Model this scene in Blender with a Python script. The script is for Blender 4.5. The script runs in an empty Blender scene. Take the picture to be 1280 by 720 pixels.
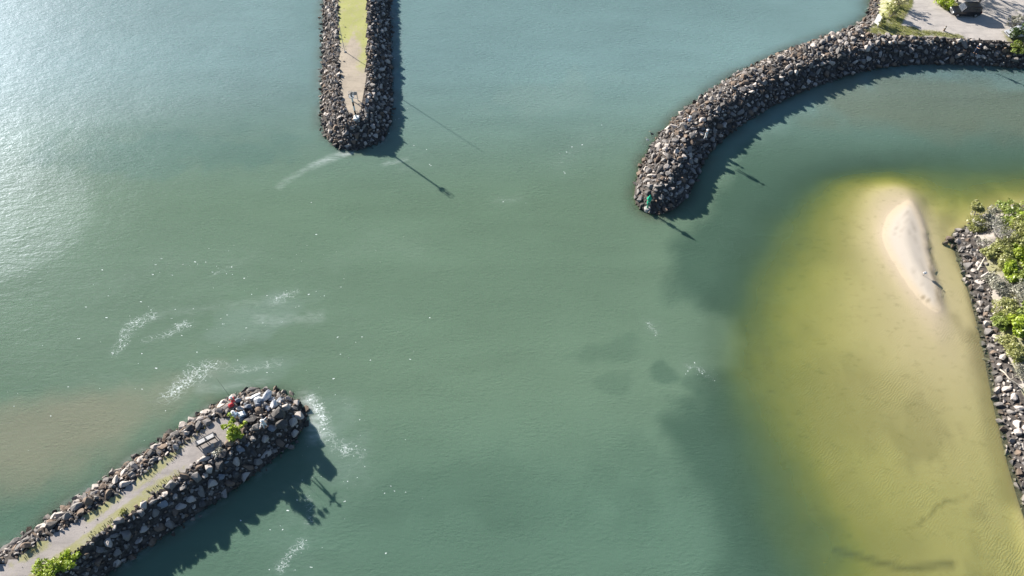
import bpy, bmesh, math, random
import numpy as np
from mathutils import Vector, Matrix, Euler
random.seed(11); RNG = np.random.default_rng(11)
R = math.radians
sc = bpy.context.scene
COL = sc.collection

# ------------------------------------------------------------------ camera
FPX, TH, CH = 914.0, R(54.7), 77.7            # focal length in px of a 1280 frame, tilt below the horizon, flying height
def at(u, v, z=0.0):
    """photo pixel -> the point of the horizontal plane z it shows"""
    x = (u-640)/FPX; y = (360-v)/FPX
    dy = math.cos(TH)+y*math.sin(TH); dz = -math.sin(TH)+y*math.cos(TH)
    t = (z-CH)/dz
    return np.array([x*t, dy*t, z])
def ats(pts, z=0.0):
    return np.array([at(u, v, z)[:2] for u, v in pts])
def proj(p):
    w = np.array([p[0], p[1], p[2]-CH])
    d = w[1]*math.cos(TH)-w[2]*math.sin(TH)
    return 640+FPX*w[0]/d, 360-FPX*(w[1]*math.sin(TH)+w[2]*math.cos(TH))/d, d
cam = bpy.data.cameras.new('camera'); camo = bpy.data.objects.new('camera', cam); COL.objects.link(camo)
camo.location = (0, 0, CH); camo.rotation_euler = (math.pi/2-TH, 0, 0)
cam.sensor_width = 36; cam.lens = FPX/1280*36; cam.clip_end = 6000; cam.clip_start = 0.5
sc.camera = camo

# ------------------------------------------------------------------ light
SUN_EL, SUN_AZ = R(21), R(-48)                # azimuth clockwise from +Y
w = bpy.data.worlds.new('World'); sc.world = w; w.use_nodes = True
nt = w.node_tree; nt.nodes.clear()
o_ = nt.nodes.new('ShaderNodeOutputWorld'); b_ = nt.nodes.new('ShaderNodeBackground'); s_ = nt.nodes.new('ShaderNodeTexSky')
s_.sky_type = 'NISHITA'; s_.sun_disc = False; s_.sun_elevation = SUN_EL; s_.sun_rotation = SUN_AZ
s_.air_density = 1.0; s_.dust_density = .7; s_.ozone_density = 3.0
b_.inputs[1].default_value = 0.057
nt.links.new(s_.outputs[0], b_.inputs[0]); nt.links.new(b_.outputs[0], o_.inputs[0])
sl = bpy.data.lights.new('sun', 'SUN'); sl.energy = 5.0; sl.angle = R(0.5); sl.color = (1, .95, .87)
slo = bpy.data.objects.new('sun', sl); COL.objects.link(slo)
sd = Vector((math.sin(SUN_AZ)*math.cos(SUN_EL), math.cos(SUN_AZ)*math.cos(SUN_EL), math.sin(SUN_EL)))
slo.rotation_euler = sd.to_track_quat('Z', 'Y').to_euler(); slo.location = sd*200
sc.view_settings.view_transform = 'Standard'; sc.view_settings.look = 'None'
sc.view_settings.exposure = 1.3; sc.view_settings.gamma = 1
sc.view_settings.use_curve_mapping = False
sc.cycles.max_bounces = 6; sc.cycles.diffuse_bounces = 2; sc.cycles.glossy_bounces = 2
sc.cycles.transparent_max_bounces = 8; sc.cycles.caustics_reflective = False
sc.cycles.use_denoising = True

# ------------------------------------------------------------------ materials
class M:
    """small node helper"""
    def __init__(s, name):
        s.m = bpy.data.materials.new(name); s.m.use_nodes = True
        s.t = s.m.node_tree; s.t.nodes.clear()
        s.out = s.t.nodes.new('ShaderNodeOutputMaterial')
    def n(s, kind, **kw):
        nd = s.t.nodes.new(kind)
        for k, v in kw.items():
            if k == 'i':
                for kk, vv in v.items():
                    if isinstance(vv, bpy.types.NodeSocket): s.t.links.new(vv, nd.inputs[kk])
                    else: nd.inputs[kk].default_value = vv
            else: setattr(nd, k, v)
        return nd
    def math(s, op, a, b=0.0, clamp=False):
        return s.n('ShaderNodeMath', operation=op, use_clamp=clamp, i={0: a, 1: b}).outputs[0]
    def mix(s, f, a, b, blend='MIX'):
        nd = s.n('ShaderNodeMix', data_type='RGBA', blend_type=blend, clamp_factor=True)
        for k, v in ((0, f), (6, a), (7, b)):
            if isinstance(v, bpy.types.NodeSocket): s.t.links.new(v, nd.inputs[k])
            else: nd.inputs[k].default_value = v if k == 0 or len(v) == 4 else (*v, 1)
        return nd.outputs[2]
    def ramp(s, f, stops):
        nd = s.n('ShaderNodeValToRGB'); s.t.links.new(f, nd.inputs[0])
        e = nd.color_ramp.elements
        while len(e) < len(stops): e.new(0.5)
        for x, (p, c) in zip(e, stops): x.position = p; x.color = (*c, 1) if len(c) == 3 else c
        return nd.outputs[0]
    def noise(s, scale, detail=3, rough=.55, vec=None, dist=0.0):
        nd = s.n('ShaderNodeTexNoise', i={'Scale': scale, 'Detail': detail, 'Roughness': rough, 'Distortion': dist})
        if vec is not None: s.t.links.new(vec, nd.inputs['Vector'])
        return nd.outputs[0]
    def pos(s): return s.n('ShaderNodeNewGeometry').outputs['Position']
    def objco(s): return s.n('ShaderNodeTexCoord').outputs['Object']
    def attr(s, name): return s.n('ShaderNodeAttribute', attribute_name=name)
    def mapping(s, vec, scale=(1, 1, 1), rot=(0, 0, 0)):
        nd = s.n('ShaderNodeMapping'); s.t.links.new(vec, nd.inputs[0])
        nd.inputs['Scale'].default_value = scale; nd.inputs['Rotation'].default_value = rot
        return nd.outputs[0]
    def done(s, sh): s.t.links.new(sh, s.out.inputs[0]); return s.m
    def pbr(s, col, rough=.8, metal=0.0, bump=None, bstr=.3, bdist=.05, spec=.3):
        nd = s.n('ShaderNodeBsdfPrincipled')
        for k, v in (('Base Color', col), ('Roughness', rough), ('Metallic', metal), ('Specular IOR Level', spec)):
            if isinstance(v, bpy.types.NodeSocket): s.t.links.new(v, nd.inputs[k])
            else: nd.inputs[k].default_value = (*v, 1) if k == 'Base Color' and len(v) == 3 else v
        if bump is not None:
            bn = s.n('ShaderNodeBump', i={'Strength': bstr, 'Distance': bdist, 'Height': bump})
            s.t.links.new(bn.outputs[0], nd.inputs['Normal'])
        return s.done(nd.outputs[0])
_cache = {}
def plain(name, col, rough=.6, metal=0.0, var=.18, scale=6.0, spec=.4):
    """a colour with wear: slightly mottled and slightly bumpy"""
    if name in _cache: return _cache[name]
    m = M(name); n = m.noise(scale, 4, .6, m.objco())
    c = m.ramp(n, [(.3, tuple(x*(1-var) for x in col)), (.7, tuple(min(1, x*(1+var)) for x in col))])
    _cache[name] = m.pbr(c, rough, metal, n, .15, .02, spec)
    return _cache[name]

def rock_mat(name, a, b):
    m = M(name); p = m.pos(); oc = m.objco()
    n1 = m.noise(.9, 4, .6, p); n2 = m.noise(7, 5, .65, p)
    c = m.mix(n1, a, b)
    c = m.mix(m.math('MULTIPLY', m.ramp(n2, [(.45, (0, 0, 0)), (.75, (1, 1, 1))]), .35), c, tuple(x*.35 for x in a))
    lich = m.ramp(m.noise(2.3, 5, .7, p), [(.6, (0, 0, 0)), (.7, (1, 1, 1))])
    c = m.mix(m.math('MULTIPLY', lich, .4), c, (.46, .44, .38))
    z = m.n('ShaderNodeSeparateXYZ', i={0: p}).outputs[2]        # wet, weedy band kept dark by the tide
    zz = m.math('ADD', z, m.math('MULTIPLY', m.math('SUBTRACT', n1, .5), .9))
    tide = m.math('SUBTRACT', 1.0, m.n('ShaderNodeMapRange', i={0: zz, 1: .08, 2: .5}).outputs[0])
    c = m.mix(m.math('MULTIPLY', tide, .7), c, (.035, .034, .026))
    return m.pbr(c, .85, 0, n2, .5, .06, .25)
ROCK = {'pale': rock_mat('rock_pale', (.52, .46, .41), (.40, .355, .325)),
        'grey': rock_mat('rock_grey', (.27, .245, .225), (.18, .167, .16)),
        'brown': rock_mat('rock_brown', (.225, .165, .125), (.15, .115, .09)),
        'dark': rock_mat('rock_dark', (.08, .075, .072), (.12, .108, .10)),
        'bluish': rock_mat('rock_bluish', (.27, .29, .33), (.19, .205, .235)),
        'white': rock_mat('rock_white', (.66, .66, .68), (.55, .55, .56))}
TONES = ['pale', 'grey', 'brown', 'dark', 'bluish', 'white']
def m_core():
    m = M('rubble_core'); p = m.pos(); n = m.noise(2.2, 4, .6, p)
    return m.pbr(m.ramp(n, [(.3, (.03, .027, .025)), (.7, (.12, .105, .095))]), .95, 0, n, .8, .2, .1)
CORE = m_core()

def leaf_mat(name, a, b, trans=.35):
    m = M(name); oi = m.noise(.9, 2, .5, m.pos())
    c = m.mix(m.n('ShaderNodeMapRange', i={0: oi, 1: .35, 2: .65}).outputs[0], a, b)
    d = m.n('ShaderNodeBsdfDiffuse', i={0: c}); t = m.n('ShaderNodeBsdfTranslucent', i={0: c})
    g = m.n('ShaderNodeBsdfGlossy', i={0: (1, 1, 1, 1), 1: .45})
    x = m.n('ShaderNodeMixShader', i={0: trans, 1: d.outputs[0], 2: t.outputs[0]})
    y = m.n('ShaderNodeMixShader', i={0: .035, 1: x.outputs[0], 2: g.outputs[0]})
    return m.done(y.outputs[0])
LEAF = {'lime': leaf_mat('leaf_lime', (.27, .37, .02), (.38, .45, .05)),
        'mid': leaf_mat('leaf_mid', (.19, .26, .04), (.28, .33, .08)),
        'olive': leaf_mat('leaf_olive', (.27, .29, .08), (.36, .36, .14)),
        'grey': leaf_mat('leaf_grey', (.27, .27, .20), (.38, .36, .29), .3),
        'dark': leaf_mat('leaf_dark', (.04, .075, .02), (.08, .12, .035)),
        'straw': leaf_mat('leaf_straw', (.30, .29, .11), (.40, .36, .19), .2)}
BARK = plain('bark_grey', (.22, .195, .165), .9, 0, .35, 9)
DEADWOOD = plain('dead_wood', (.46, .43, .41), .9, 0, .25, 8)

# ------------------------------------------------------------------ object helpers
def tag(o, label=None, cat=None, group=None, kind=None):
    if label: o['label'] = label
    if cat: o['category'] = cat
    if group: o['group'] = group
    if kind: o['kind'] = kind
    return o
def empty(name, loc, label, cat, rz=0.0, group=None):
    o = bpy.data.objects.new(name, None); COL.objects.link(o)
    o.location = loc; o.rotation_euler = (0, 0, rz); o.empty_display_size = .3
    return tag(o, label, cat, group)
def link(name, me, mats, parent=None):
    o = bpy.data.objects.new(name, me); COL.objects.link(o)
    for m in (mats if isinstance(mats, (list, tuple)) else [mats]): me.materials.append(m)
    if parent: o.parent = parent
    return o
def np_mesh(name, V, F, mat_idx=None, smooth=False):
    """V n x 3, F m x k (all faces the same size)"""
    V = np.asarray(V, np.float32); F = np.asarray(F, np.int32)
    me = bpy.data.meshes.new(name); k = F.shape[1]
    me.vertices.add(len(V)); me.vertices.foreach_set('co', V.ravel())
    me.loops.add(F.size); me.loops.foreach_set('vertex_index', F.ravel())
    me.polygons.add(len(F)); me.polygons.foreach_set('loop_start', np.arange(0, F.size, k, dtype=np.int32))
    if mat_idx is not None: me.polygons.foreach_set('material_index', np.asarray(mat_idx, np.int32))
    me.update(calc_edges=True)
    me.polygons.foreach_set('use_smooth', np.full(len(F), smooth))
    me.validate()
    return me
def fattr(me, name, arr):
    a = me.attributes.new(name, 'FLOAT', 'POINT'); a.data.foreach_set('value', np.asarray(arr, np.float32))
def cattr(me, name, arr):
    a = me.attributes.new(name, 'FLOAT_COLOR', 'POINT')
    a.data.foreach_set('color', np.concatenate([arr, np.ones((len(arr), 1))], 1).astype(np.float32).ravel())
class MB:
    """collects shaped pieces into ONE mesh"""
    def __init__(s): s.bm = bmesh.new()
    def box(s, c, size, rot=(0, 0, 0), bev=0.0, taper=1.0):
        r = bmesh.ops.create_cube(s.bm, size=1.0)
        vs = r['verts']
        for v in vs:
            if v.co.z > 0: v.co.x *= taper; v.co.y *= taper
        bmesh.ops.scale(s.bm, vec=size, verts=vs)
        if bev:
            es = list({e for v in vs for e in v.link_edges})
            rr = bmesh.ops.bevel(s.bm, geom=es, offset=bev, segments=2, affect='EDGES', profile=.6)
            vs = list({v for f in rr['faces'] for v in f.verts} | {v for v in vs if v.is_valid})
        bmesh.ops.rotate(s.bm, cent=(0, 0, 0), matrix=Euler(rot).to_matrix(), verts=vs)
        bmesh.ops.translate(s.bm, vec=c, verts=vs); return s
    def tube(s, pts, rad, seg=8, cap=True):
        pts = [Vector(p) for p in pts]
        rad = rad if isinstance(rad, (list, tuple)) else [rad]*len(pts)
        rings = []; ref = None
        for i, p in enumerate(pts):
            d = (pts[min(i+1, len(pts)-1)]-pts[max(i-1, 0)]).normalized()
            if ref is None: ref = d.orthogonal().normalized()
            x = (ref-d*ref.dot(d)).normalized(); y = d.cross(x); ref = x
            rings.append([s.bm.verts.new(p+(x*math.cos(a)+y*math.sin(a))*rad[i]) for a in (2*math.pi*k/seg for k in range(seg))])
        for a, b in zip(rings, rings[1:]):
            for k in range(seg): s.bm.faces.new((a[k], a[(k+1) % seg], b[(k+1) % seg], b[k]))
        if cap: s.bm.faces.new(rings[0][::-1]); s.bm.faces.new(rings[-1])
        return s
    def ball(s, c, r, sc_=(1, 1, 1), rot=(0, 0, 0), sub=2):
        vs = bmesh.ops.create_icosphere(s.bm, subdivisions=sub, radius=r)['verts']
        bmesh.ops.scale(s.bm, vec=sc_, verts=vs)
        bmesh.ops.rotate(s.bm, cent=(0, 0, 0), matrix=Euler(rot).to_matrix(), verts=vs)
        bmesh.ops.translate(s.bm, vec=c, verts=vs); return s
    def prism(s, prof, y0, y1, ax='y'):
        """closed (x, z) outline extruded along y"""
        a = [s.bm.verts.new((x, y0, z)) for x, z in prof]; b = [s.bm.verts.new((x, y1, z)) for x, z in prof]
        n = len(prof)
        for k in range(n): s.bm.faces.new((a[k], a[(k+1) % n], b[(k+1) % n], b[k]))
        s.bm.faces.new(a[::-1]); s.bm.faces.new(b); return s
    def build(s, name, mat, parent=None, smooth=False):
        bmesh.ops.recalc_face_normals(s.bm, faces=s.bm.faces)
        me = bpy.data.meshes.new(name); s.bm.to_mesh(me); s.bm.free()
        if smooth: me.polygons.foreach_set('use_smooth', np.full(len(me.polygons), True))
        return link(name, me, mat, parent)

# ------------------------------------------------------------------ fields
def seg_dist(P, A, B):
    d = B-A; L = (d*d).sum()+1e-12
    t = np.clip(((P-A)@d)/L, 0, 1)
    return np.sqrt(((P-A-t[:, None]*d)**2).sum(1))
def line_dist(P, L):
    out = np.full(len(P), 1e9)
    for a, b in zip(L, L[1:]): out = np.minimum(out, seg_dist(P, np.array(a), np.array(b)))
    return out
def inside(P, poly):
    r = np.zeros(len(P), bool); n = len(poly)
    for i in range(n):
        x1, y1 = poly[i]; x2, y2 = poly[(i+1) % n]
        c = (y1 > P[:, 1]) != (y2 > P[:, 1])
        with np.errstate(divide='ignore', invalid='ignore'):
            r ^= c & (P[:, 0] < (x2-x1)*(P[:, 1]-y1)/(y2-y1+1e-15)+x1)
    return r
def sdf(P, poly):
    """positive inside"""
    d = line_dist(P, list(poly)+[poly[0]])
    return np.where(inside(P, poly), d, -d)
def smooth_poly(p, it=2):
    p = np.asarray(p, float)
    for _ in range(it):
        q = np.roll(p, -1, 0); p = np.stack([.75*p+.25*q, .25*p+.75*q], 1).reshape(-1, 2)
    return p
_perm = RNG.random((256, 256))
def vnoise(P, s):
    x = P[:, 0]*s+37.3; y = P[:, 1]*s+91.7
    i = np.floor(x).astype(int); j = np.floor(y).astype(int); fx = x-i; fy = y-j
    fx = fx*fx*(3-2*fx); fy = fy*fy*(3-2*fy)
    g = lambda a, b: _perm[a % 256, b % 256]
    return (g(i, j)*(1-fx)+g(i+1, j)*fx)*(1-fy)+(g(i, j+1)*(1-fx)+g(i+1, j+1)*fx)*fy
def fbm(P, s, o=4):
    r = 0; a = .5; t = 0
    for k in range(o):
        r = r+a*vnoise(P+k*13.7, s*2**k); t += a; a *= .5
    return r/t
def sstep(x, a, b):
    t = np.clip((x-a)/(b-a), 0, 1); return t*t*(3-2*t)

# ------------------------------------------------------------------ shorelines, traced on the water plane
POLY = {
 'A': ats([(-140,790),(-60,732),(0,690),(60,650),(130,600),(200,552),(250,518),(290,496),(320,486),(350,489),(373,501),(384,520),(378,540),(350,568),(300,606),(230,653),(135,716),(60,770),(-20,830)]),
 'B': ats([(405,-90),(404,40),(402,120),(402,160),(412,178),(430,188),(455,186),(478,176),(489,155),(490,100),(488,40),(485,-90)]),
 'C': ats([(1098,-90),(1088,0),(1084,22),(1062,36),(1020,50),(970,68),(920,92),(870,125),(830,160),(805,195),(795,225),(792,252),(805,266),(830,268),(852,256),(868,230),(880,200),(900,176),(940,146),(990,120),(1040,100),(1090,86),(1130,81),(1200,80),(1290,86),(1450,92),(1450,-90)]),
 'D': ats([(1212,285),(1196,291),(1194,300),(1202,322),(1215,360),(1226,400),(1236,440),(1246,490),(1258,545),(1270,590),(1286,640),(1330,770),(1750,800),(1750,270),(1400,258),(1300,258),(1255,263),(1228,274)])}
for k in POLY: POLY[k] = smooth_poly(POLY[k], 1)
HGT = {'A': 2.7, 'B': 2.5, 'C': 2.4, 'D': 1.9}
RUN = {'A': 2.7, 'B': 3.0, 'C': 3.2, 'D': 3.6}
PATH = {
 'A': ats([(-160,764),(0,710),(60,674),(120,638),(200,579),(262,530),(288,518),(297,532),(287,548),(263,562),(159,638),(92,688),(-44,786)], 2.7),
 'B': ats([(424,-90),(424,60),(426,105),(430,130),(440,143),(450,138),(456,112),(458,50),(457,-90)], 2.5),
 'C': ats([(1112,-90),(1104,12),(1094,30),(1080,41),(1130,43),(1170,46),(1200,47),(1240,49),(1262,51),(1300,53),(1450,56),(1450,-90)], 2.4),
 'D': ats([(1222,280),(1238,330),(1248,380),(1262,430),(1280,480),(1310,560),(1360,770),(1730,780),(1730,258),(1300,250),(1252,258)], 1.7)}
for k in PATH: PATH[k] = smooth_poly(PATH[k], 1)
def land_h(k, P, d=None):
    d = sdf(P, POLY[k]) if d is None else d
    t = np.clip(d/RUN[k], -1.0, 1.0)
    h = HGT[k]*np.where(t > .8, .8+.2*(1-(1-np.clip((t-.8)/.2, 0, 1))**2)*.75, t)
    return h+np.where(t > 0, .12*(fbm(P, .5, 3)-.5), 0)
def ground_z(k, x, y): return float(land_h(k, np.array([[x, y]]))[0])

# ------------------------------------------------------------------ water and bed
def axis(lo, hi, st, far):
    a = list(np.arange(lo, hi+1e-6, st)); s = st
    up = [a[-1]]; 
    while up[-1] < far: s *= 1.35; up.append(up[-1]+s)
    s = st; dn = [a[0]]
    while dn[-1] > -far: s *= 1.35; dn.append(dn[-1]-s)
    return np.array(dn[:0:-1]+a+up[1:])
def grid(xs, ys):
    X, Y = np.meshgrid(xs, ys); P = np.stack([X.ravel(), Y.ravel()], 1)
    nx, ny = len(xs), len(ys); i = np.arange(nx*ny).reshape(ny, nx)
    F = np.stack([i[:-1, :-1], i[:-1, 1:], i[1:, 1:], i[1:, :-1]], -1).reshape(-1, 4)
    return P, F
DP = [  # depth contours, traced on the water plane
 (0.00, [(1104,283),(1112,268),(1124,257),(1138,250),(1147,262),(1155,280),(1159,300),(1164,325),(1171,346),(1177,370),(1177,392),(1166,390),(1146,370),(1128,346),(1112,320),(1103,298)]),
 (0.19, [(1088,266),(1094,244),(1115,235),(1140,244),(1155,266),(1160,298),(1164,325),(1171,350),(1182,380),(1194,404),(1190,428),(1172,436),(1152,418),(1132,384),(1108,345),(1090,306)]),
 (0.70, [(1050,250),(1070,230),(1095,224),(1128,226),(1152,240),(1165,258),(1190,256),(1230,270),(1420,292),(1420,830),(1130,830),(1098,720),(1072,660),(1042,600),(1016,540),(996,480),(1002,420),(1015,370),(1030,320),(1035,275)]),
 (1.12, [(1012,252),(1050,220),(1095,212),(1140,218),(1180,234),(1230,250),(1420,274),(1420,880),(1085,880),(1052,720),(1030,660),(1000,600),(968,540),(942,480),(940,420),(960,370),(980,320),(992,284)]),
 (1.9, [(945,260),(1002,210),(1080,188),(1180,192),(1280,202),(1420,208),(1420,930),(990,930),(965,720),(945,650),(922,590),(900,520),(888,460),(895,400),(915,350),(928,300)])]
DP = [(z, smooth_poly(ats(p), 2)) for z, p in DP]
def depth_at(P):
    Q = P+3.2*np.stack([fbm(P, .10, 5)-.5, fbm(P+71, .10, 5)-.5], 1)
    Q = P+(Q-P)*(.28+.72*sstep(line_dist(P, ats([(1110,280),(1160,370)])), 4, 12))[:, None]
    S = [sdf(Q, p) for z, p in DP]
    d = np.full(len(P), 0.0)
    far = S[-1] <= 0
    d[far] = 1.9+np.minimum(-S[-1][far]*.35, 3.6)
    for i in range(len(DP)-1):
        m = (S[i+1] > 0) & (S[i] <= 0)
        a = -S[i][m]; b = S[i+1][m]
        d[m] = DP[i][0]+(DP[i+1][0]-DP[i][0])*(a/(a+b+1e-9))**1.15
    m = S[0] > 0
    d[m] = -np.minimum(.015+S[0][m]*.10, .28)
    # the toe of every bank runs on under water
    for k, s0, s1 in (('A', 1.2, 1.3), ('B', 1.2, 1.3), ('C', 1.0, .9), ('D', .2, .16)):
        q = -sdf(P, POLY[k]); near = q < 40
        if k == 'C':                                     # the cove beside the headland shoals gently
            e = sstep(P[:, 0], 45, 75)
            d[near] = np.minimum(d[near], (s0+np.maximum(q, 0)*(s1*(1-e)+.26*e))[near])
        else: d[near] = np.minimum(d[near], (s0+np.maximum(q, 0)*s1)[near])
    return d
print('fields...')
xs = axis(-84, 84, .4, 1600); ys = axis(12, 128, .4, 1600)
WP, WF = grid(xs, ys)
core_m = (np.abs(WP[:, 0]) < 110) & (WP[:, 1] > -10) & (WP[:, 1] < 160)
dep = np.full(len(WP), 4.5); dep[core_m] = depth_at(WP[core_m])
def blob(P, u, v, ru, rv, ang=0.0, nz=.9):
    c = at(u, v)[:2]; q = P-c; ca, sa = math.cos(ang), math.sin(ang)
    x = (q[:, 0]*ca+q[:, 1]*sa)/ru; y = (-q[:, 0]*sa+q[:, 1]*ca)/rv
    r = np.sqrt(x*x+y*y)+nz*(fbm(P, .22+.5/max(ru, 1.5), 5)-.5)*2
    return 1-sstep(r, .45, 1.15)
# body colour, bluer and paler with distance: silty green plume, browner silt at the far left, clearer dark water by the flats
c_plume = np.array([.118, .182, .124]); c_clear = np.array([.046, .090, .064]); c_silt = np.array([.22, .215, .15]); c_blue = np.array([.162, .258, .268])
P = WP
body = np.tile(c_plume, (len(P), 1))
def lerp(c, f): 
    global body
    body = body*(1-f[:, None])+np.asarray(c)*f[:, None]
lerp(c_blue, sstep(P[:, 1], 68, 104)*.8)
lerp((.078, .145, .106), (1-sstep(P[:, 1], 22, 44))*.75)
edge = ats([(930,180),(900,240),(862,285),(846,312),(834,338),(846,372),(868,392),(898,410),(912,436),(908,462),(880,480),(884,505),(842,530),(836,556),(868,590),(880,650),(900,740),(905,840)])
clear_poly = np.concatenate([edge, ats([(1500,840),(1500,120),(1100,120),(980,130)])])
es = sdf(P+7.0*np.stack([fbm(P, .14, 6)-.5, fbm(P+53, .14, 6)-.5], 1), clear_poly)
lerp(c_clear, sstep(es, -1.6, 2.6)*.78*(1-sstep(P[:, 1], 72, 92)*.65))
for (u, v, a, b, f) in ((832,467,1.9,1.5,.5),(875,475,2.4,1.7,.45),(770,440,5,2.2,.28),(765,480,2.2,2,.25),(858,500,3,1.5,.3),(600,610,14,4,.2),(800,600,8,6,.2)):
    lerp(c_clear, blob(P, u, v, a, b)*f)
lerp((.115, .135, .095), blob(P, 1170, 130, 30, 9, -.1, .3)*.7)
lerp(c_silt, blob(P, 20, 560, 17, 7, .35, .25)*.62); lerp(c_silt, blob(P, 130, 515, 13, 4, .5)*.3)
for (u, v, a, b, f) in ((330,395,6,3,.25),(300,470,7,2.4,.22),(420,545,4,5,.18),(690,120,12,5,.2)): lerp((.2, .27, .235), blob(P, u, v, a, b, .3)*f)
lerp((.07, .15, .135), blob(P, 200, 190, 20, 5, .1)*.3)
for k_ in 'ABC':
    q_ = -sdf(P, POLY[k_]); lerp((.115, .12, .088), (1-sstep(q_, .1, 2.4))*.42*(q_ > -3)*sstep(fbm(P, .35, 4), .3, .6))
body *= (1+.28*(fbm(P, .035, 5)-.5)+.16*(fbm(P*np.array([.45, 1.7])+5*(fbm(P, .05, 2)-.5)[:, None], .22, 5)-.5))[:, None]
# wind-ruffled water
ruf = .22+.3*sstep(P[:, 1], 55, 100)+.12*(fbm(P, .09, 4)-.5)
wv = 5.0*np.stack([fbm(P, .07, 4)-.5, fbm(P+31, .07, 4)-.5], 1)
pr = lambda pts: sdf(P+wv, smooth_poly(ats(pts), 2))
ruf = np.maximum(ruf, sstep(pr([(-400,-300),(500,-300),(396,20),(396,120),(330,165),(200,160),(110,168),(0,160),(-400,190)]), -3, 6.5)*.85)
ruf = np.maximum(ruf, sstep(pr([(-200,196),(20,196),(110,205),(140,240),(110,300),(40,350),(-200,420)]), -3, 5.5)*.62)
ruf = np.maximum(ruf, sstep(pr([(488,-40),(700,-200),(1060,-40),(960,60),(800,130),(620,160),(500,110)]), -2, 6)*.6)
ruf = np.maximum(ruf, sstep(pr([(900,190),(950,150),(1060,100),(1280,100),(1400,120),(1400,210),(1150,190),(1000,210)]), -1, 3)*.65)
ruf = np.where(dep < .6, np.minimum(ruf, .2), ruf)
# froth, plus sun glints painted in as white specks: torn streaks where the two currents meet and round the jetty heads
foam_glint = np.zeros(len(P))
def streak(pts, wdt, amt):
    global foam_glint
    d = line_dist(P+.9*np.stack([fbm(P, .5, 3)-.5, fbm(P+9, .5, 3)-.5], 1), ats(pts))
    foam_glint = np.maximum(foam_glint, amt*(.6*(1-sstep(d, 0, wdt))+.4*(1-sstep(d, 0, wdt*2.6)))*(.75+.5*fbm(P+40, .35, 3)))
for a in (([(120,430),(200,390),(300,340)],5,.34),([(90,480),(160,430),(230,380)],5,.26),([(200,450),(280,420),(380,380)],6,.36),([(330,310),(400,360),(430,420)],6,.2),([(400,500),(430,560),(440,600)],4,.42),([(360,660),(380,690),(370,715)],4,.36),([(470,20),(500,160),(530,200)],3,.22),([(20,300),(60,330)],5,.2),([(142,440),(165,408),(188,393)],1.8,.8),([(180,425),(215,410),(240,408)],1.5,.6),([(215,492),(240,468),(262,460)],2.6,.8),([(262,460),(300,462),(345,455)],1.6,.62),
          ([(300,388),(340,378)],2.2,.5),([(345,374),(372,366)],1.6,.72),([(205,418),(232,405)],1.6,.7),([(270,340),(305,328),(318,318)],1.6,.55),([(390,498),(398,512),(404,530)],1.4,.98),([(404,530),(412,548),(430,560)],2.2,.75),
          ([(430,500),(445,540),(452,575)],2.2,.5),([(352,706),(368,690),(380,682)],1.3,.75),([(384,620),(390,640),(385,655)],1.2,.62),([(340,625),(380,600),(398,585)],1.0,.4),
          ([(812,404),(820,414)],.8,.7),([(862,458),(880,462),(890,475)],1.0,.6),([(120,360),(200,330),(300,325)],3.5,.42),([(100,470),(180,485),(230,500)],2.5,.4),([(420,330),(470,300),(520,310)],3,.36),
          ([(500,212),(520,205)],.8,.55),([(620,250),(650,248)],.8,.5),([(700,205),(740,170)],2,.42)): streak(*a)
wake = np.zeros(len(P))
def veil(pts, wdt, amt):
    global wake
    d = line_dist(P+1.2*np.stack([fbm(P, .3, 3)-.5, fbm(P+9, .3, 3)-.5], 1), ats(pts)); wake = np.maximum(wake, amt*(1-sstep(d, 0, wdt)))
for a in (([(428,192),(412,198),(392,206)],1.1,.5),([(395,205),(372,216),(350,232)],1.0,.22),([(440,190),(425,193)],.7,.8),([(384,500),(392,515),(396,540)],2.0,.5),([(250,485),(330,478)],.9,.16),([(200,395),(290,382),(350,372)],1.1,.08),
          ([(320,400),(400,395)],1.4,.16),([(300,505),(250,520)],.8,.22),([(480,205),(510,200)],.7,.25),([(550,20),(480,150)],2,.0)): veil(*a)
# round every rock line a thin restless fringe
for k in 'AB':
    q = -sdf(P, POLY[k]); wake = np.maximum(wake, .22*(1-sstep(np.abs(q-.2), 0, .9))*sstep(fbm(P, .45, 3), .42, .62))

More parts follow.
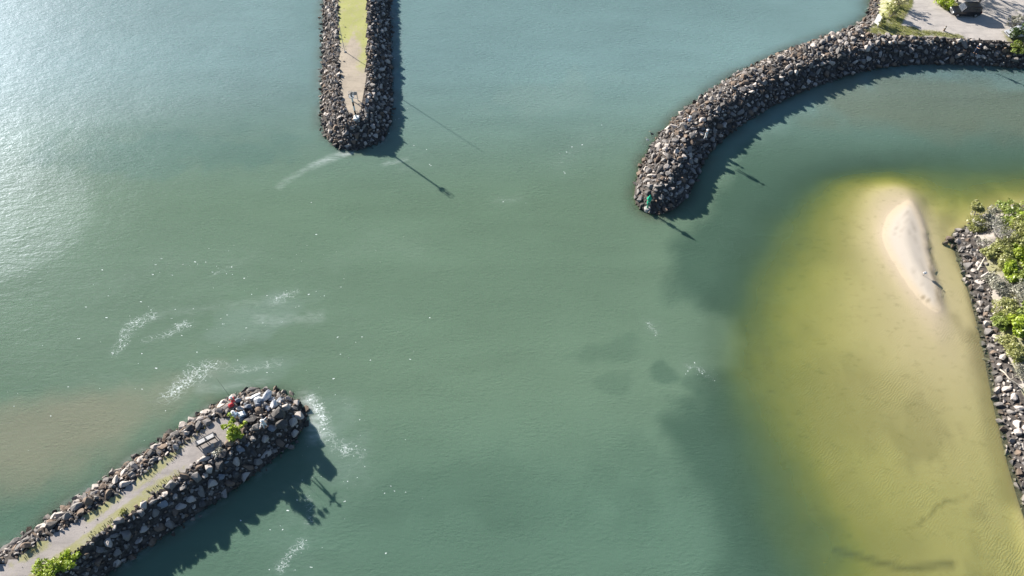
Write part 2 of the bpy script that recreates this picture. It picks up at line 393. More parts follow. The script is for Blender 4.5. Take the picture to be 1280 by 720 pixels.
me = np_mesh('water', np.concatenate([WP, np.zeros((len(WP), 1))], 1), WF, smooth=True)
dw = np.maximum(dep, 0)*(1+.16*(fbm(P, .5, 4)-.5)); fattr(me, 'depth', dw+.42*dw*dw); cattr(me, 'body', body); fattr(me, 'ruffle', ruf); fattr(me, 'foam_glint', foam_glint); fattr(me, 'wake', wake)
def m_water():
    m = M('river_water'); p = m.pos()
    dpt = m.attr('depth').outputs['Fac']; bod = m.attr('body').outputs['Color']; ruf = m.attr('ruffle').outputs['Fac']; fo = m.attr('foam_glint').outputs['Fac']; wk = m.attr('wake').outputs['Fac']
    T = m.n('ShaderNodeCombineColor', i={k: m.math('POWER', math.e, m.math('MULTIPLY', dpt, -c)) for k, c in enumerate((.55, .48, 1.08))}).outputs[0]
    tg = m.math('SUBTRACT', 1.0, m.math('POWER', math.e, m.math('MULTIPLY', dpt, -.50)))
    one_T = m.n('ShaderNodeCombineColor', i={0: tg, 1: tg, 2: tg}).outputs[0]
    # froth flecks and veils torn by noises, with sun glints painted in white
    fl = m.noise(3.4, 6, .75, m.mapping(p, (1, 1.5, 1), (0, 0, .6)), .8)
    lim = m.math('SUBTRACT', .80, m.math('MULTIPLY', fo, .31))
    fleck = m.n('ShaderNodeMapRange', i={0: fl, 1: lim, 2: m.math('ADD', lim, .05)}).outputs[0]
    fleck = m.math('MULTIPLY', fleck, m.math('GREATER_THAN', fo, .02))
    vo = m.n('ShaderNodeTexVoronoi', feature='F1', i={'Scale': 1.75, 'Randomness': 1.0}); jit = m.n('ShaderNodeVectorMath', operation='ADD', i={0: m.mapping(p, (1, 1.9, 1), (0, 0, -.4)), 1: m.n('ShaderNodeVectorMath', operation='SCALE', i={0: m.n('ShaderNodeTexNoise', i={'Vector': p, 'Scale': 3.5, 'Detail': 3.0}).outputs['Color'], 'Scale': .55}).outputs[0]}); m.t.links.new(jit.outputs[0], vo.inputs['Vector'])
    clump = m.ramp(m.noise(.45, 4, .65, p), [(.42, (.1, .1, .1)), (.62, (1, 1, 1))])
    vr = m.n('ShaderNodeSeparateColor', i={0: vo.outputs['Color']})
    dot = m.math('MULTIPLY', m.math('LESS_THAN', vo.outputs['Distance'], m.math('ADD', .05, m.math('MULTIPLY', m.math('POWER', vr.outputs[1], 2.0), .19))), m.math('LESS_THAN', vr.outputs[0], m.math('MULTIPLY', m.math('MULTIPLY', m.math('POWER', fo, 1.2), clump), 1.0)))  # sun glints painted as small white dots
    ve = m.n('ShaderNodeTexVoronoi', feature='DISTANCE_TO_EDGE', i={'Scale': .95}); m.t.links.new(jit.outputs[0], ve.inputs['Vector'])
    lace = m.math('MULTIPLY', m.math('SUBTRACT', 1.0, m.n('ShaderNodeMapRange', i={0: ve.outputs['Distance'], 1: .005, 2: .075}).outputs[0]), m.n('ShaderNodeMapRange', i={0: m.math('MULTIPLY', fo, m.noise(.9, 5, .7, p)), 1: .24, 2: .42}).outputs[0])
    fleck = m.math('MAXIMUM', m.math('MAXIMUM', fleck, dot), m.math('MULTIPLY', lace, .42))
    v = m.math('MULTIPLY', m.ramp(m.noise(.8, 6, .7, m.mapping(p, (.6, 1.6, 1), (0, 0, .35)), 1.2), [(.3, (0, 0, 0)), (.75, (1, 1, 1))]), m.math('ADD', wk, m.math('MULTIPLY', fo, .10)))
    cover = m.math('ADD', m.math('MULTIPLY', fleck, .9), v, True)
    col = m.mix(cover, bod, (.72, .78, .76))
    dcol = m.mix(1.0, col, m.mix(cover, one_T, (1, 1, 1)), 'MULTIPLY')
    tcol = m.mix(cover, T, (0, 0, 0))
    rp = m.noise(1.25, 4, .6, m.mapping(p, (1, 2.6, 1), (0, 0, .12)), .5); rp2 = m.noise(.22, 3, .6, m.mapping(p, (1, 1.8, 1), (0, 0, .3)))
    rb = m.n('ShaderNodeBump', i={'Strength': m.math('MULTIPLY', m.math('ADD', .30, m.math('MULTIPLY', ruf, 1.15)), m.math('MULTIPLY', m.ramp(rp2, [(.35, (.3, .3, .3)), (.65, (1, 1, 1))]), 1.0)), 'Distance': .34, 'Height': rp})
    df2 = m.n('ShaderNodeBsdfDiffuse', i={0: dcol, 'Normal': rb.outputs[0]})
    df1 = m.n('ShaderNodeSubsurfaceScattering', falloff='BURLEY', i={0: dcol, 'Scale': .6, 'Radius': (.9, 1.2, 1.0)}); tr = m.n('ShaderNodeBsdfTransparent', i={0: tcol})
    df = m.n('ShaderNodeMixShader', i={0: .38, 1: df1.outputs[0], 2: df2.outputs[0]})
    base = m.n('ShaderNodeAddShader', i={0: df.outputs[0], 1: tr.outputs[0]})
    # wind waves: long crests square to the breeze, finer ripple over them
    mp = m.mapping(p, (1.0, 2.3, 1), (0, 0, .25))
    h1 = m.noise(.55, 3, .5, mp, .4); h2 = m.noise(1.9, 3, .6, m.mapping(p, (1, 1.8, 1), (0, 0, -.5)), .3); h3 = m.noise(.12, 2, .5, p)
    h = m.math('ADD', m.math('ADD', m.math('MULTIPLY', h1, .55), m.math('MULTIPLY', h2, .30)), m.math('MULTIPLY', h3, .9))
    bst = m.math('ADD', .14, m.math('MULTIPLY', ruf, .22))
    bp = m.n('ShaderNodeBump', i={'Strength': bst, 'Distance': .42, 'Height': h})
    rough = m.math('ADD', .18, m.math('MULTIPLY', ruf, .34))
    gl = m.n('ShaderNodeBsdfGlossy', i={0: (.41, .45, .53, 1), 1: rough, 'Normal': bp.outputs[0]})
    bk = m.n('ShaderNodeNewGeometry').outputs['Backfacing']        # the same air-to-water reflectance from either side
    fr = m.n('ShaderNodeFresnel', i={'IOR': m.math('SUBTRACT', 1.33, m.math('MULTIPLY', bk, 1.33-1/1.33)), 'Normal': bp.outputs[0]})
    fac = m.math('MULTIPLY', fr.outputs[0], m.math('SUBTRACT', 1.0, m.math('MULTIPLY', cover, .8)))
    return m.done(m.n('ShaderNodeMixShader', i={0: fac, 1: base.outputs[0], 2: gl.outputs[0]}).outputs[0])
tag(link('water', me, m_water()), 'broad green river mouth water between the rock breakwaters', 'water', kind='structure')

bxs = axis(-84, 84, .5, 1500); bys = axis(12, 128, .5, 1500)
BP, BF = grid(bxs, bys)
cm = (np.abs(BP[:, 0]) < 110) & (BP[:, 1] > -10) & (BP[:, 1] < 160)
bd = np.full(len(BP), 4.5); bd[cm] = depth_at(BP[cm])
rel = .05*(fbm(BP, .35, 4)-.5)*(1-sstep(bd, 1.0, 1.8))
rel *= sstep(np.abs(bd), .04, .4)
stain = np.zeros(len(BP))
for pts, wd, a in (([(1050,684),(1085,695),(1120,704),(1160,709),(1190,704)],.75,.65),([(1148,655),(1185,625),(1215,620)],.3,.45),([(1190,300),(1215,350),(1230,420)],1.8,.55),([(1195,395),(1210,425)],1.2,.3),
                   ([(1155,372),(1164,380)],.25,.6),([(1163,300),(1167,345),(1176,380)],.45,.5),([(1222,420),(1246,530),(1268,620)],2.4,.6),([(1000,560),(1060,540)],.8,.2)):
    d = line_dist(BP+.8*np.stack([fbm(BP, .4, 3)-.5, fbm(BP+9, .4, 3)-.5], 1), ats(pts)); stain = np.maximum(stain, a*(1-sstep(d, 0, wd)))
rocky = np.zeros(len(BP))
for k, r_ in (('A', 2.5), ('B', 2.5), ('C', 1.8), ('D', 1.0)): rocky = np.maximum(rocky, 1-sstep(-sdf(BP, POLY[k]), .2, r_))
me = np_mesh('sea_bed', np.concatenate([BP, (-bd+rel)[:, None]], 1), BF, smooth=True)
ht = -bd+.05*(fbm(BP, .6, 4)-.5); tide = np.maximum(.5*(1-sstep(np.abs(ht-.17), .0, .022)), .35*(1-sstep(np.abs(ht-.24), .0, .018)))*sstep(fbm(BP, .5, 3), .35, .6)
big = sstep(fbm(BP, .06, 5), .48, .68)*sstep(bd, .15, .5); stain = np.maximum(stain, .22*big); stain = np.maximum(stain, .28*sstep(fbm(BP*np.array([1, .6]), .16, 5), .56, .7)*sstep(bd, .1, .3))
fattr(me, 'tide', tide); fattr(me, 'stain', stain); fattr(me, 'rocky', rocky); fattr(me, 'wet', 1-sstep(-bd, .02, .16))
def m_sand():
    m = M('river_sand'); p = m.pos()
    n = m.noise(.25, 5, .6, p); f = m.noise(14, 4, .7, p)
    c = m.mix(n, (.53, .47, .39), (.59, .52, .44))
    c = m.mix(m.math('MULTIPLY', f, .25), c, (.38, .32, .24))
    c = m.mix(m.math('MULTIPLY', m.attr('wet').outputs['Fac'], .55), c, (.60, .46, .27))
    mott = m.ramp(m.noise(.7, 5, .7, m.mapping(p, (1, 1.6, 1), (0, 0, .7))), [(.55, (0, 0, 0)), (.72, (1, 1, 1))])
    c = m.mix(m.math('MULTIPLY', m.math('MULTIPLY', mott, .35), m.attr('wet').outputs['Fac']), c, (.26, .22, .12))
    c = m.mix(m.attr('tide').outputs['Fac'], c, (.30, .25, .19))
    c = m.mix(m.attr('stain').outputs['Fac'], c, (.13, .10, .05))
    c = m.mix(m.attr('rocky').outputs['Fac'], c, (.17, .135, .095))
    wv = m.n('ShaderNodeTexWave', wave_type='BANDS', i={'Scale': 1.1, 'Distortion': 9.0, 'Detail': 3.0, 'Detail Scale': 1.2})
    m.t.links.new(m.mapping(p, (1, 1, 1), (0, 0, .8)), wv.inputs['Vector'])
    hh = m.math('ADD', m.math('MULTIPLY', wv.outputs['Fac'], m.math('MULTIPLY', m.attr('wet').outputs['Fac'], m.math('MULTIPLY', m.ramp(m.noise(.16, 4, .6, p), [(.42, (0, 0, 0)), (.7, (1, 1, 1))]), .42))), m.math('MULTIPLY', f, .3))
    return m.pbr(c, .9, 0, hh, .5, .05, .15)
tag(link('sea_bed', me, m_sand()), 'pale sandbar and sandy river bed showing through the shallows', 'river bed', kind='structure')

# ------------------------------------------------------------------ breakwaters and banks: a rubble core under the boulders, a walked or grown-over top
def m_crest(name, bare_a, bare_b, grass_a, grass_b):
    m = M(name); p = m.pos(); n = m.noise(.7, 5, .65, p); f = m.noise(9, 4, .7, p)
    bare = m.mix(n, bare_a, bare_b); bare = m.mix(m.math('MULTIPLY', f, .35), bare, tuple(x*.6 for x in bare_a))
    st = m.ramp(m.noise(1.1, 5, .7, m.mapping(p, (.25, 1.6, 1), (0, 0, STREAK[0]))), [(.5, (0, 0, 0)), (.68, (1, 1, 1))])
    bare = m.mix(m.math('MULTIPLY', st, .55), bare, tuple(x*.62 for x in bare_b))
    wear = m.ramp(m.noise(.45, 6, .7, p, .6), [(.5, (0, 0, 0)), (.62, (1, 1, 1))])
    bare = m.mix(m.math('MULTIPLY', wear, .38), bare, tuple(x*.66 for x in bare_b))
    gr = m.mix(m.noise(3, 4, .7, p), grass_a, grass_b)
    gr = m.mix(m.math('MULTIPLY', m.ramp(m.noise(.8, 6, .75, p), [(.5, (0, 0, 0)), (.66, (1, 1, 1))]), .5), gr, tuple(x*.85 for x in bare_a))
    g = m.math('ADD', m.attr('grass').outputs['Fac'], m.math('MULTIPLY', m.math('SUBTRACT', m.noise(1.5, 5, .7, p), .5), .9))
    return m.pbr(m.mix(m.n('ShaderNodeMapRange', i={0: g, 1: .35, 2: .65}).outputs[0], bare, gr), .95, 0, f, .4, .06, .1)
STREAK = [-.58]
MC = {'A': m_crest('crest_gravel', (.43, .385, .35), (.36, .325, .305), (.36, .34, .19), (.29, .28, .13))}
STREAK[0] = -1.57
MC['B'] = m_crest('crest_turf', (.50, .42, .33), (.45, .385, .30), (.34, .36, .10), (.42, .40, .19))
STREAK[0] = .45
MC['C'] = m_crest('track_gravel', (.56, .51, .46), (.46, .42, .39), (.22, .22, .08), (.16, .18, .05))
STREAK[0] = .3
MC['D'] = m_crest('bank_soil', (.44, .395, .36), (.35, .31, .285), (.20, .20, .10), (.28, .26, .16))
def grass_field(k, Q):
    g = np.zeros(len(Q)); e = sdf(Q, PATH[k])
    if k == 'A':
        g = 1.0*(1-sstep(e, .1, 1.1+.9*fbm(Q, .15, 2)))*sstep(fbm(Q, .22, 3), .34, .55)
        g *= 1-sstep(Q[:, 0], -40, -33)*.8
        g = np.maximum(g, .5*sstep(fbm(Q, .3, 3), .55, .72)*(1-sstep(Q[:, 0], -44, -36)))
    if k == 'B':
        g = .30+.55*sstep(Q[:, 1], 101, 106)+.35*(1-sstep(np.abs(Q[:, 0]+24.0), .2, 1.5))*sstep(Q[:, 1], 92, 100)
        g = g-.3*(1-sstep(Q[:, 1], 90, 97)) - .35*(1-sstep(np.abs(Q[:, 0]+26.4), .2, .8))*(1-sstep(Q[:, 1], 104, 112))
    if k == 'C':
        s = ats([(1086,44),(1112,38),(1140,40)], 2.4); g = 1.1*(1-sstep(line_dist(Q, s), .8, 2.6))
        s = ats([(1140,41),(1165,40),(1200,46)], 2.4); g = np.maximum(g, .72*(1-sstep(line_dist(Q, s), .3, 1.6)))
        s = ats([(1096,30),(1104,12),(1112,-30)], 2.4); g = np.maximum(g, .6*(1-sstep(line_dist(Q, s), 1.2, 3.0)))
        s = ats([(1108,36),(1118,18),(1128,2),(1132,-20)], 2.4); g = np.maximum(g, .9*(1-sstep(line_dist(Q, s), 1.0, 2.8)))
        s = ats([(1172,-8),(1186,8),(1196,8)], 2.4); g = np.maximum(g, 1.0*(1-sstep(line_dist(Q, s), .8, 1.8)))
        s = ats([(1270,46),(1300,46)], 2.4); g = np.maximum(g, .6*(1-sstep(line_dist(Q, s), 1, 4)))
    if k == 'D': g = .38+.5*sstep(fbm(Q, .2, 3), .38, .58)
    return g
NAMES = {'A': ('breakwater', 'breakwater with a gravel walking top and a lone bench near its tip', 'breakwater', 'gravel_path'),
         'B': ('breakwater', 'straight breakwater with a grassy top and a banded beacon pole at its tip', 'breakwater', 'grass_path'),
         'C': ('breakwater', 'long curved breakwater with the green beacon, joined to the parking headland', 'breakwater', 'gravel_track'),
         'D': ('river_bank', 'rock-edged river bank covered in shrubs beside the sandbar', 'bank', 'bank_top')}
for k in 'ABCD':
    q = POLY[k]; st = .45
    lo = np.maximum(q.min(0)-2.5, (-100, 0)); hi = np.minimum(q.max(0)+2.5, (135, 150))
    Q, F = grid(np.arange(lo[0], hi[0], st), np.arange(lo[1], hi[1], st))
    d = sdf(Q, q); z = land_h(k, Q, d); pi_ = sdf(Q, PATH[k])
    keep = (d > -2.4)[F].all(1); F = F[keep]
    top = (pi_ > -.25)[F].mean(1) > .5
    root = empty(NAMES[k][0], (float(q[:, 0].mean()), float(q[:, 1].mean()), 0), NAMES[k][1], NAMES[k][2])
    off = np.array(root.location)
    for part, sel, mt in (('rubble_core', ~top, CORE), (NAMES[k][3], top, MC[k])):
        f = F[sel]; u, inv = np.unique(f, return_inverse=True)
        V = np.concatenate([Q[u], z[u][:, None]], 1)-off
        me = np_mesh(part, V, inv.reshape(f.shape), smooth=True)
        if part != 'rubble_core': fattr(me, 'grass', grass_field(k, Q[u]))
        link(part, me, mt, root)

# ------------------------------------------------------------------ boulders
def rock_proto(seed, sub, style):
    rg = np.random.default_rng(seed); bm = bmesh.new()
    n = 20 if sub == 3 else 13
    pts = rg.normal(size=(n, 3)); pts /= np.linalg.norm(pts, axis=1)[:, None]; pts *= rg.uniform(.82, 1.08, (n, 1))
    for p in pts: bm.verts.new(p)
    h = bmesh.ops.convex_hull(bm, input=bm.verts)
    bmesh.ops.delete(bm, geom=[g for g in h['geom_interior'] if isinstance(g, bmesh.types.BMVert)], context='VERTS')
    if sub == 3:
        bmesh.ops.bevel(bm, geom=list(bm.edges), offset=.05, segments=1, affect='EDGES')
        bmesh.ops.triangulate(bm, faces=bm.faces)
    bm.verts.index_update()
    V = np.array([v.co for v in bm.verts]); F = np.array([[v.index for v in f.verts] for f in bm.faces]); bm.free()
    V *= {'blocky': (1, .86, .74), 'slab': (1.12, .9, .42), 'long': (1.3, .68, .6), 'rounded': (1, .92, .8)}[style]
    V += rg.normal(size=V.shape)*.01
    return V, F
STYLES = ['blocky', 'slab', 'long', 'rounded']
PROTO_HI = [(st, *rock_proto(100+i*7+j, 3, st)) for i, st in enumerate(STYLES) for j in range(4)]
PROTO_LO = [(st, *rock_proto(300+i*7+j, 2, st)) for i, st in enumerate(STYLES) for j in range(5)]
def throw(k, n, rmin, rmax, ok, seed, spacing):
    rg = np.random.default_rng(seed); q = POLY[k]
    lo = np.maximum(q.min(0)-1.5, (-75, 14)); hi = np.minimum(q.max(0)+1.5, (112, 128))
    C = lo+rg.random((n, 2))*(hi-lo); d = sdf(C, q); e = sdf(C, PATH[k])
    s = ok(C, d, e); C, d, e = C[s], d[s], e[s]
    r = rmin+(rmax-rmin)*rg.random(len(C))**2.6
    cells = {}; out = []; cs = rmax*2*spacing
    for i in np.argsort(-r, kind='stable') if spacing > .5 else range(len(C)):
        x, y = C[i]; ci, cj = int(x//cs), int(y//cs); hit = False
        for a in (ci-1, ci, ci+1):
            for b in (cj-1, cj, cj+1):
                for (xx, yy, rr) in cells.get((a, b), ()):
                    if (x-xx)**2+(y-yy)**2 < (spacing*(r[i]+rr))**2: hit = True; break
                if hit: break
            if hit: break
        if not hit:
            cells.setdefault((ci, cj), []).append((x, y, r[i])); out.append((x, y, r[i], d[i], e[i]))
    return out
def rock_zone(k):
    def ok(C, d, e):
        a = (d > (-.1 if k == 'C' else -.45)) & (e < -.1)
        if k == 'C':                       # no armour inland along the headland's back
            a &= ~((d > RUN[k]+3.2) & (C[:, 0] > 62))
        return a
    return ok
print('boulders...')
rocks = []
for k, n, a, b in (('A', 80000, .18, .60), ('B', 60000, .17, .54), ('C', 220000, .17, .60), ('D', 80000, .19, .60)):
    zn = rock_zone(k)
    main = throw(k, n, a, b, zn, ord(k), .80)
    hh = land_h(k, np.array([[m[0], m[1]] for m in main]))
    for (x, y, r, d, e), h in zip(main, hh):
        if e > -.75*r: continue
        rocks.append([k, x, y, h+r*random.uniform(-.22, .42), r*random.uniform(.92, 1.15), d, e])
for (u, v, r, k) in ((1182,304,.55,'D'),(1187,299,.7,'D'),(1190,308,.45,'D'),(1243,498,.5,'D'),(1205,349,.5,'D')):   # outliers off the bank
    p = at(u, v); rocks.append([k, p[0], p[1], -.02, r, -.3, -3.0])
small = []
for k, n in (('A', 9000), ('B', 7000), ('C', 22000), ('D', 10000)):
    zn = rock_zone(k)
    f = throw(k, n, .16, .30, zn, 50+ord(k), .8)
    hh = land_h(k, np.array([[m[0], m[1]] for m in f]))
    small += [[k, x, y, h+.12, r, d, e] for (x, y, r, d, e), h in zip(f, hh)]
# loose stones lying on the flats and on the crest
for poly_k, n in (('A', 60), ('B', 25), ('D', 60)):
    f = throw(poly_k, 4000, .05, .16, lambda C, d, e: (e > 0) & (e < 1.2), 90+ord(poly_k), 3.0)
    f = [q for q in f if random.random() < .22*fbm(np.array([[q[0], q[1]]]), .3, 2)[0]*2]
    small += [[poly_k, x, y, ground_z(poly_k, x, y)+.03, r, d, e] for (x, y, r, d, e) in f]
for r_ in rocks: 
    t = fbm(np.array([[r_[1], r_[2]]]), .25, 3)[0]
    wts = {'A': [.32, .34, .22, .10, .02], 'B': [.28, .36, .22, .14, 0], 'C': [.17, .40, .27, .16, 0], 'D': [.52, .30, .17, .01, 0]}[r_[0]]
    if r_[0] == 'A' and r_[1] > -32 and r_[5] > .9: wts = [.22, .26, .08, .22, .22]
    r_.append(random.choices(range(5), wts)[0])
for s in small: s.append(random.choices(range(5), [.12, .42, .26, .2, 0])[0])
# the broad pale and bluish blocks at the head of the gravel breakwater; shade on some put into the dark tone
for (u, v, r, t) in ((324,499,.85,5),(318,493,.6,5),(332,494,.75,5),(347,516,1.0,3),(341,504,.65,5),(333,509,.45,5),(311,522,.95,3),(352,529,.8,3),(338,497,.5,4),(322,505,.55,4),(340,521,.35,0)):
    p = at(u, v, 2.9)
    rocks = [q for q in rocks if (q[1]-p[0])**2+(q[2]-p[1])**2 > (.62*r+.3*q[4])**2]
    rocks.append(['A', p[0], p[1], 2.35+.25*r, r, sdf(p[None, :2], POLY['A'])[0], -2.0, t])
scored = []
for i, q in enumerate(rocks):
    u, v, dist = proj((q[1], q[2], q[3]))
    if 6 < u < 1274 and 6 < v < 714 and q[3] > .25: scored.append((q[4]*q[4]/dist**2*(1+.25*(q[3] > .7)), i))
scored.sort(reverse=True)
chosen = [i for _, i in scored[:300]]; chosen_set = set(chosen)
def stuff_mesh(name, items, protos):
    Vs, Fs, Ms = [], [], []; nv = 0
    for q in items:
        st, V, F = protos[random.randrange(len(protos))]
        rt = np.array(Euler((random.uniform(-.85, .85), random.uniform(-.85, .85), random.uniform(0, 6.28))).to_matrix())
        Vs.append((V*q[4])@rt.T+np.array(q[1:4])); Fs.append(F+nv); Ms.append(np.full(len(F), q[7])); nv += len(V)
    return np_mesh(name, np.concatenate(Vs), np.concatenate(Fs), np.concatenate(Ms))
me = stuff_mesh('boulder_rubble', [q for i, q in enumerate(rocks) if i not in chosen_set]+small, PROTO_LO)
tag(link('boulder_rubble', me, [ROCK[t] for t in TONES]), 'mass of smaller grey and brown boulders armouring the breakwaters and bank', 'boulders', kind='stuff')
print('rocks', len(rocks), 'small', len(small))

TIPS = {'A': at(383, 522)[:2], 'B': at(440, 187)[:2], 'C': at(800, 262)[:2], 'D': at(1196, 293)[:2]}
LM = {  # things to name a boulder's place by
 'A': [('at the tip', 350, 510), ('by the bush', 297, 537), ('by the bench', 257, 551), ('short of the bench', 190, 600), ('by the low plant', 130, 645), ('by the corner bushes', 60, 700)],
 'B': [('at the tip', 440, 180), ('by the beacon', 446, 150), ('by the sign frame', 444, 118), ('by the bare path', 440, 80), ('by the green turf', 440, 20)],
 'C': [('by the green beacon', 812, 246), ('by the two people', 870, 160), ('at the bend', 840, 190), ('on the long arm', 960, 105), ('near the headland', 1060, 60), ('below the cars', 1200, 62)],
 'D': [('by the sandbar', 1200, 300), ('by the dead shrub', 1225, 340), ('by the lime shrub', 1240, 400), ('by the driftwood branch', 1255, 470), ('at the lower end', 1275, 560)]}
LM = {k: [(n, at(u, v, HGT[k])[:2]) for n, u, v in L] for k, L in LM.items()}
JN = {'A': 'gravel breakwater', 'B': 'grassy breakwater', 'C': 'curved breakwater', 'D': 'shrub bank'}
SHP = {'blocky': 'blocky', 'slab': 'flat', 'long': 'long', 'rounded': 'rounded'}
ORD = ['', 'second ', 'third ', 'fourth ', 'fifth ', 'sixth ', 'seventh ', 'eighth ', 'ninth ', 'tenth ', 'eleventh ', 'twelfth ']
TN = {'pale': 'pale', 'grey': 'grey', 'brown': 'brown', 'dark': 'dark', 'bluish': 'bluish grey', 'white': 'whitish'}
mesh_cache = {}; buckets = {}; info = []
for i in chosen:
    k, x, y, z, r, d, e, t = rocks[i]
    pi = random.randrange(len(PROTO_HI)); st, V, F = PROTO_HI[pi]
    if (pi, t) not in mesh_cache:
        m_ = np_mesh('boulder', V, F); m_.materials.append(ROCK[TONES[t]]); mesh_cache[(pi, t)] = m_
    L = LM[k]; lm = min(L, key=lambda a: (a[1][0]-x)**2+(a[1][1]-y)**2)[0]
    if k == 'A': sunny = (np.array([x, y])-at(200, 577, 2.7)[:2])@np.array([-.63, .77]) > -1.8
    elif k == 'B': sunny = x < -25.5
    elif k == 'C': sunny = (x-40)*-.55+(y-88)*.83 > 0
    band = 'waterline' if d < .9 else ('slope' if d < RUN[k]*.8 else 'top edge')
    side = '' if k == 'D' else ('sunny ' if sunny else 'shaded ')
    key = (k, lm, band, side, t, st); buckets.setdefault(key, []).append((r, len(info))); info.append((i, pi, key))
rank = {}
for key, v in buckets.items():
    for n, (r, j) in enumerate(sorted(v, reverse=True)): rank[j] = n
proto_objs = {}
for j, (i, pi, key) in enumerate(info):
    k, x, y, z, r, d, e, t = rocks[i]; lm, band, side, st = key[1], key[2], key[3], key[5]
    o = bpy.data.objects.new('boulder', mesh_cache[(pi, t)]); COL.objects.link(o)
    o.location = (x, y, z); o.scale = (r, r, r)
    o.rotation_euler = (random.uniform(-.75, .75), random.uniform(-.75, .75), random.uniform(0, 6.28))
    n = rank[j]; many = len(buckets[key]) > 1
    siz = (ORD[min(n, 11)]+'biggest ') if many else ''
    tag(o, f"{siz}{TN[TONES[t]]} {SHP[st]} boulder, {side}{band} of the {JN[k]}, {lm}", 'boulder', 'boulders of the breakwaters and bank')

# ------------------------------------------------------------------ plants
def leaves(n, cells, size, flat=.5):
    """leaf-sized quads in clumps; cells = list of (centre, radius xyz)"""
    V = np.zeros((n*4, 3)); wts = np.array([c[1][0]*c[1][1] for c in cells]); wts = wts/wts.sum()
    ci = RNG.choice(len(cells), n, p=wts); C = np.array([c[0] for c in cells]); Rd = np.array([c[1] for c in cells])
    u = RNG.normal(size=(n, 3)); u /= np.linalg.norm(u, axis=1)[:, None]
    rad = RNG.random(n)**(.45)
    p = C[ci]+u*rad[:, None]*Rd[ci]
    nrm = RNG.normal(size=(n, 3)); nrm[:, 2] = np.abs(nrm[:, 2])+flat; nrm += u*.7; nrm /= np.linalg.norm(nrm, axis=1)[:, None]
    t = np.cross(nrm, RNG.normal(size=(n, 3))); t /= np.linalg.norm(t, axis=1)[:, None]; b = np.cross(nrm, t)
    s = size*(.6+.8*RNG.random(n))[:, None]
    V[0::4] = p-t*s; V[1::4] = p+b*s*.42; V[2::4] = p+t*s; V[3::4] = p-b*s*.42
    return V, np.arange(n*4).reshape(n, 4)
def limb_mesh(mb, base, h, spread, n, r0, depth=2, cells=None, up=.8):
    for _ in range(n):
        a = random.uniform(0, 6.28); p = Vector(base); pts = [p.copy()]; rd = [r0]
        dirv = Vector((math.cos(a)*spread, math.sin(a)*spread, up)).normalized()
        steps = 5
        for s in range(steps):
            dirv = (dirv+Vector((random.uniform(-.3, .3), random.uniform(-.3, .3), random.uniform(-.1, .25)))).normalized()
            p = p+dirv*h/steps; pts.append(p.copy()); rd.append(r0*(1-(s+1)/(steps+.6)))
        mb.tube(pts, rd, 6)
        if depth > 0:
            for _ in range(2):
                limb_mesh(mb, pts[random.randint(2, 4)], h*.5, spread*1.5, 1, r0*.5, depth-1, cells, up*.7)
        elif cells is not None: cells.append(p.copy())
        if cells is not None: cells.append(p.copy())
def shrub(x, y, z, r, h, leaf, nleaf, label, cat='shrub', name='shrub', lsize=.16, group=None, stems=5, bark=None, dens=9, trunk=None):
    root = empty(name, (x, y, z), label, cat, group=group)
    mb = MB(); tips = []
    base = (0, 0, -.15)
    if trunk:
        mb.tube([(0, 0, -.2), (trunk[1]*.3, trunk[2]*.3, trunk[0]*.5), (trunk[1], trunk[2], trunk[0])], [.11, .08, .06], 7); base = (trunk[1], trunk[2], trunk[0]*.95)
    limb_mesh(mb, base, (h-(trunk[0] if trunk else 0))*.95, .55*r/max(h, .1)+.25, stems, .055 if not trunk else .05, 2, tips)
    mb.build('stem' if not trunk else 'trunk', bark or BARK, root)
    cells = []
    z0 = trunk[0] if trunk else 0; cx, cy = (trunk[1], trunk[2]) if trunk else (0, 0)
    for _ in range(dens):
        a = random.uniform(0, 6.28); q = math.sqrt(random.random())*r*.78
        zz = z0+(h-z0)*(random.uniform(.15 if not trunk else .35, .88)); q *= 1.1-.55*(zz-z0)/max(h-z0, .1); 
        s = r*random.uniform(.22, .42); cells.append(((cx+math.cos(a)*q, cy+math.sin(a)*q, zz), (s, s, s*.7)))
    for t_ in tips[::3]: cells.append((tuple(t_), (r*.22, r*.22, r*.16)))
    if nleaf:
        V, F = leaves(nleaf, cells, lsize)
        V[:, 2] = np.maximum(V[:, 2], .02)
        link('foliage', np_mesh('foliage', V, F), LEAF[leaf], root)
    return root
def on(k, u, v, z=None):
    p = at(u, v, HGT[k] if z is None else z); return p[0], p[1], ground_z(k, p[0], p[1])
G1 = 'shrubs on the rock-edged bank'
shrub(*on('A', 297, 546), 1.0, 2.5, 'lime', 2200, 'bright green bush at the tip end of the gravel path, beyond the bench', group='bushes on the gravel breakwater', dens=20)
shrub(*on('A', 62, 716), 1.7, 1.5, 'lime', 1300, 'broad lime bush cut by the lower frame edge on the gravel breakwater', group='bushes on the gravel breakwater')
shrub(*on('A', 85, 702), 1.35, 1.3, 'lime', 800, 'smaller lime bush at the edge of the shaded rocks, near the corner', group='bushes on the gravel breakwater')
shrub(*on('A', 272, 566), .8, .5, 'grey', 260, 'low grey-green plant between the bench and the shaded rocks', 'plant', 'low_plant', group='low plants on the gravel breakwater')
shrub(*on('A', 154, 641), .5, .3, 'olive', 130, 'low dull green plant on the path edge above shaded rocks', 'plant', 'low_plant', group='low plants on the gravel breakwater')
D_ = 'D'
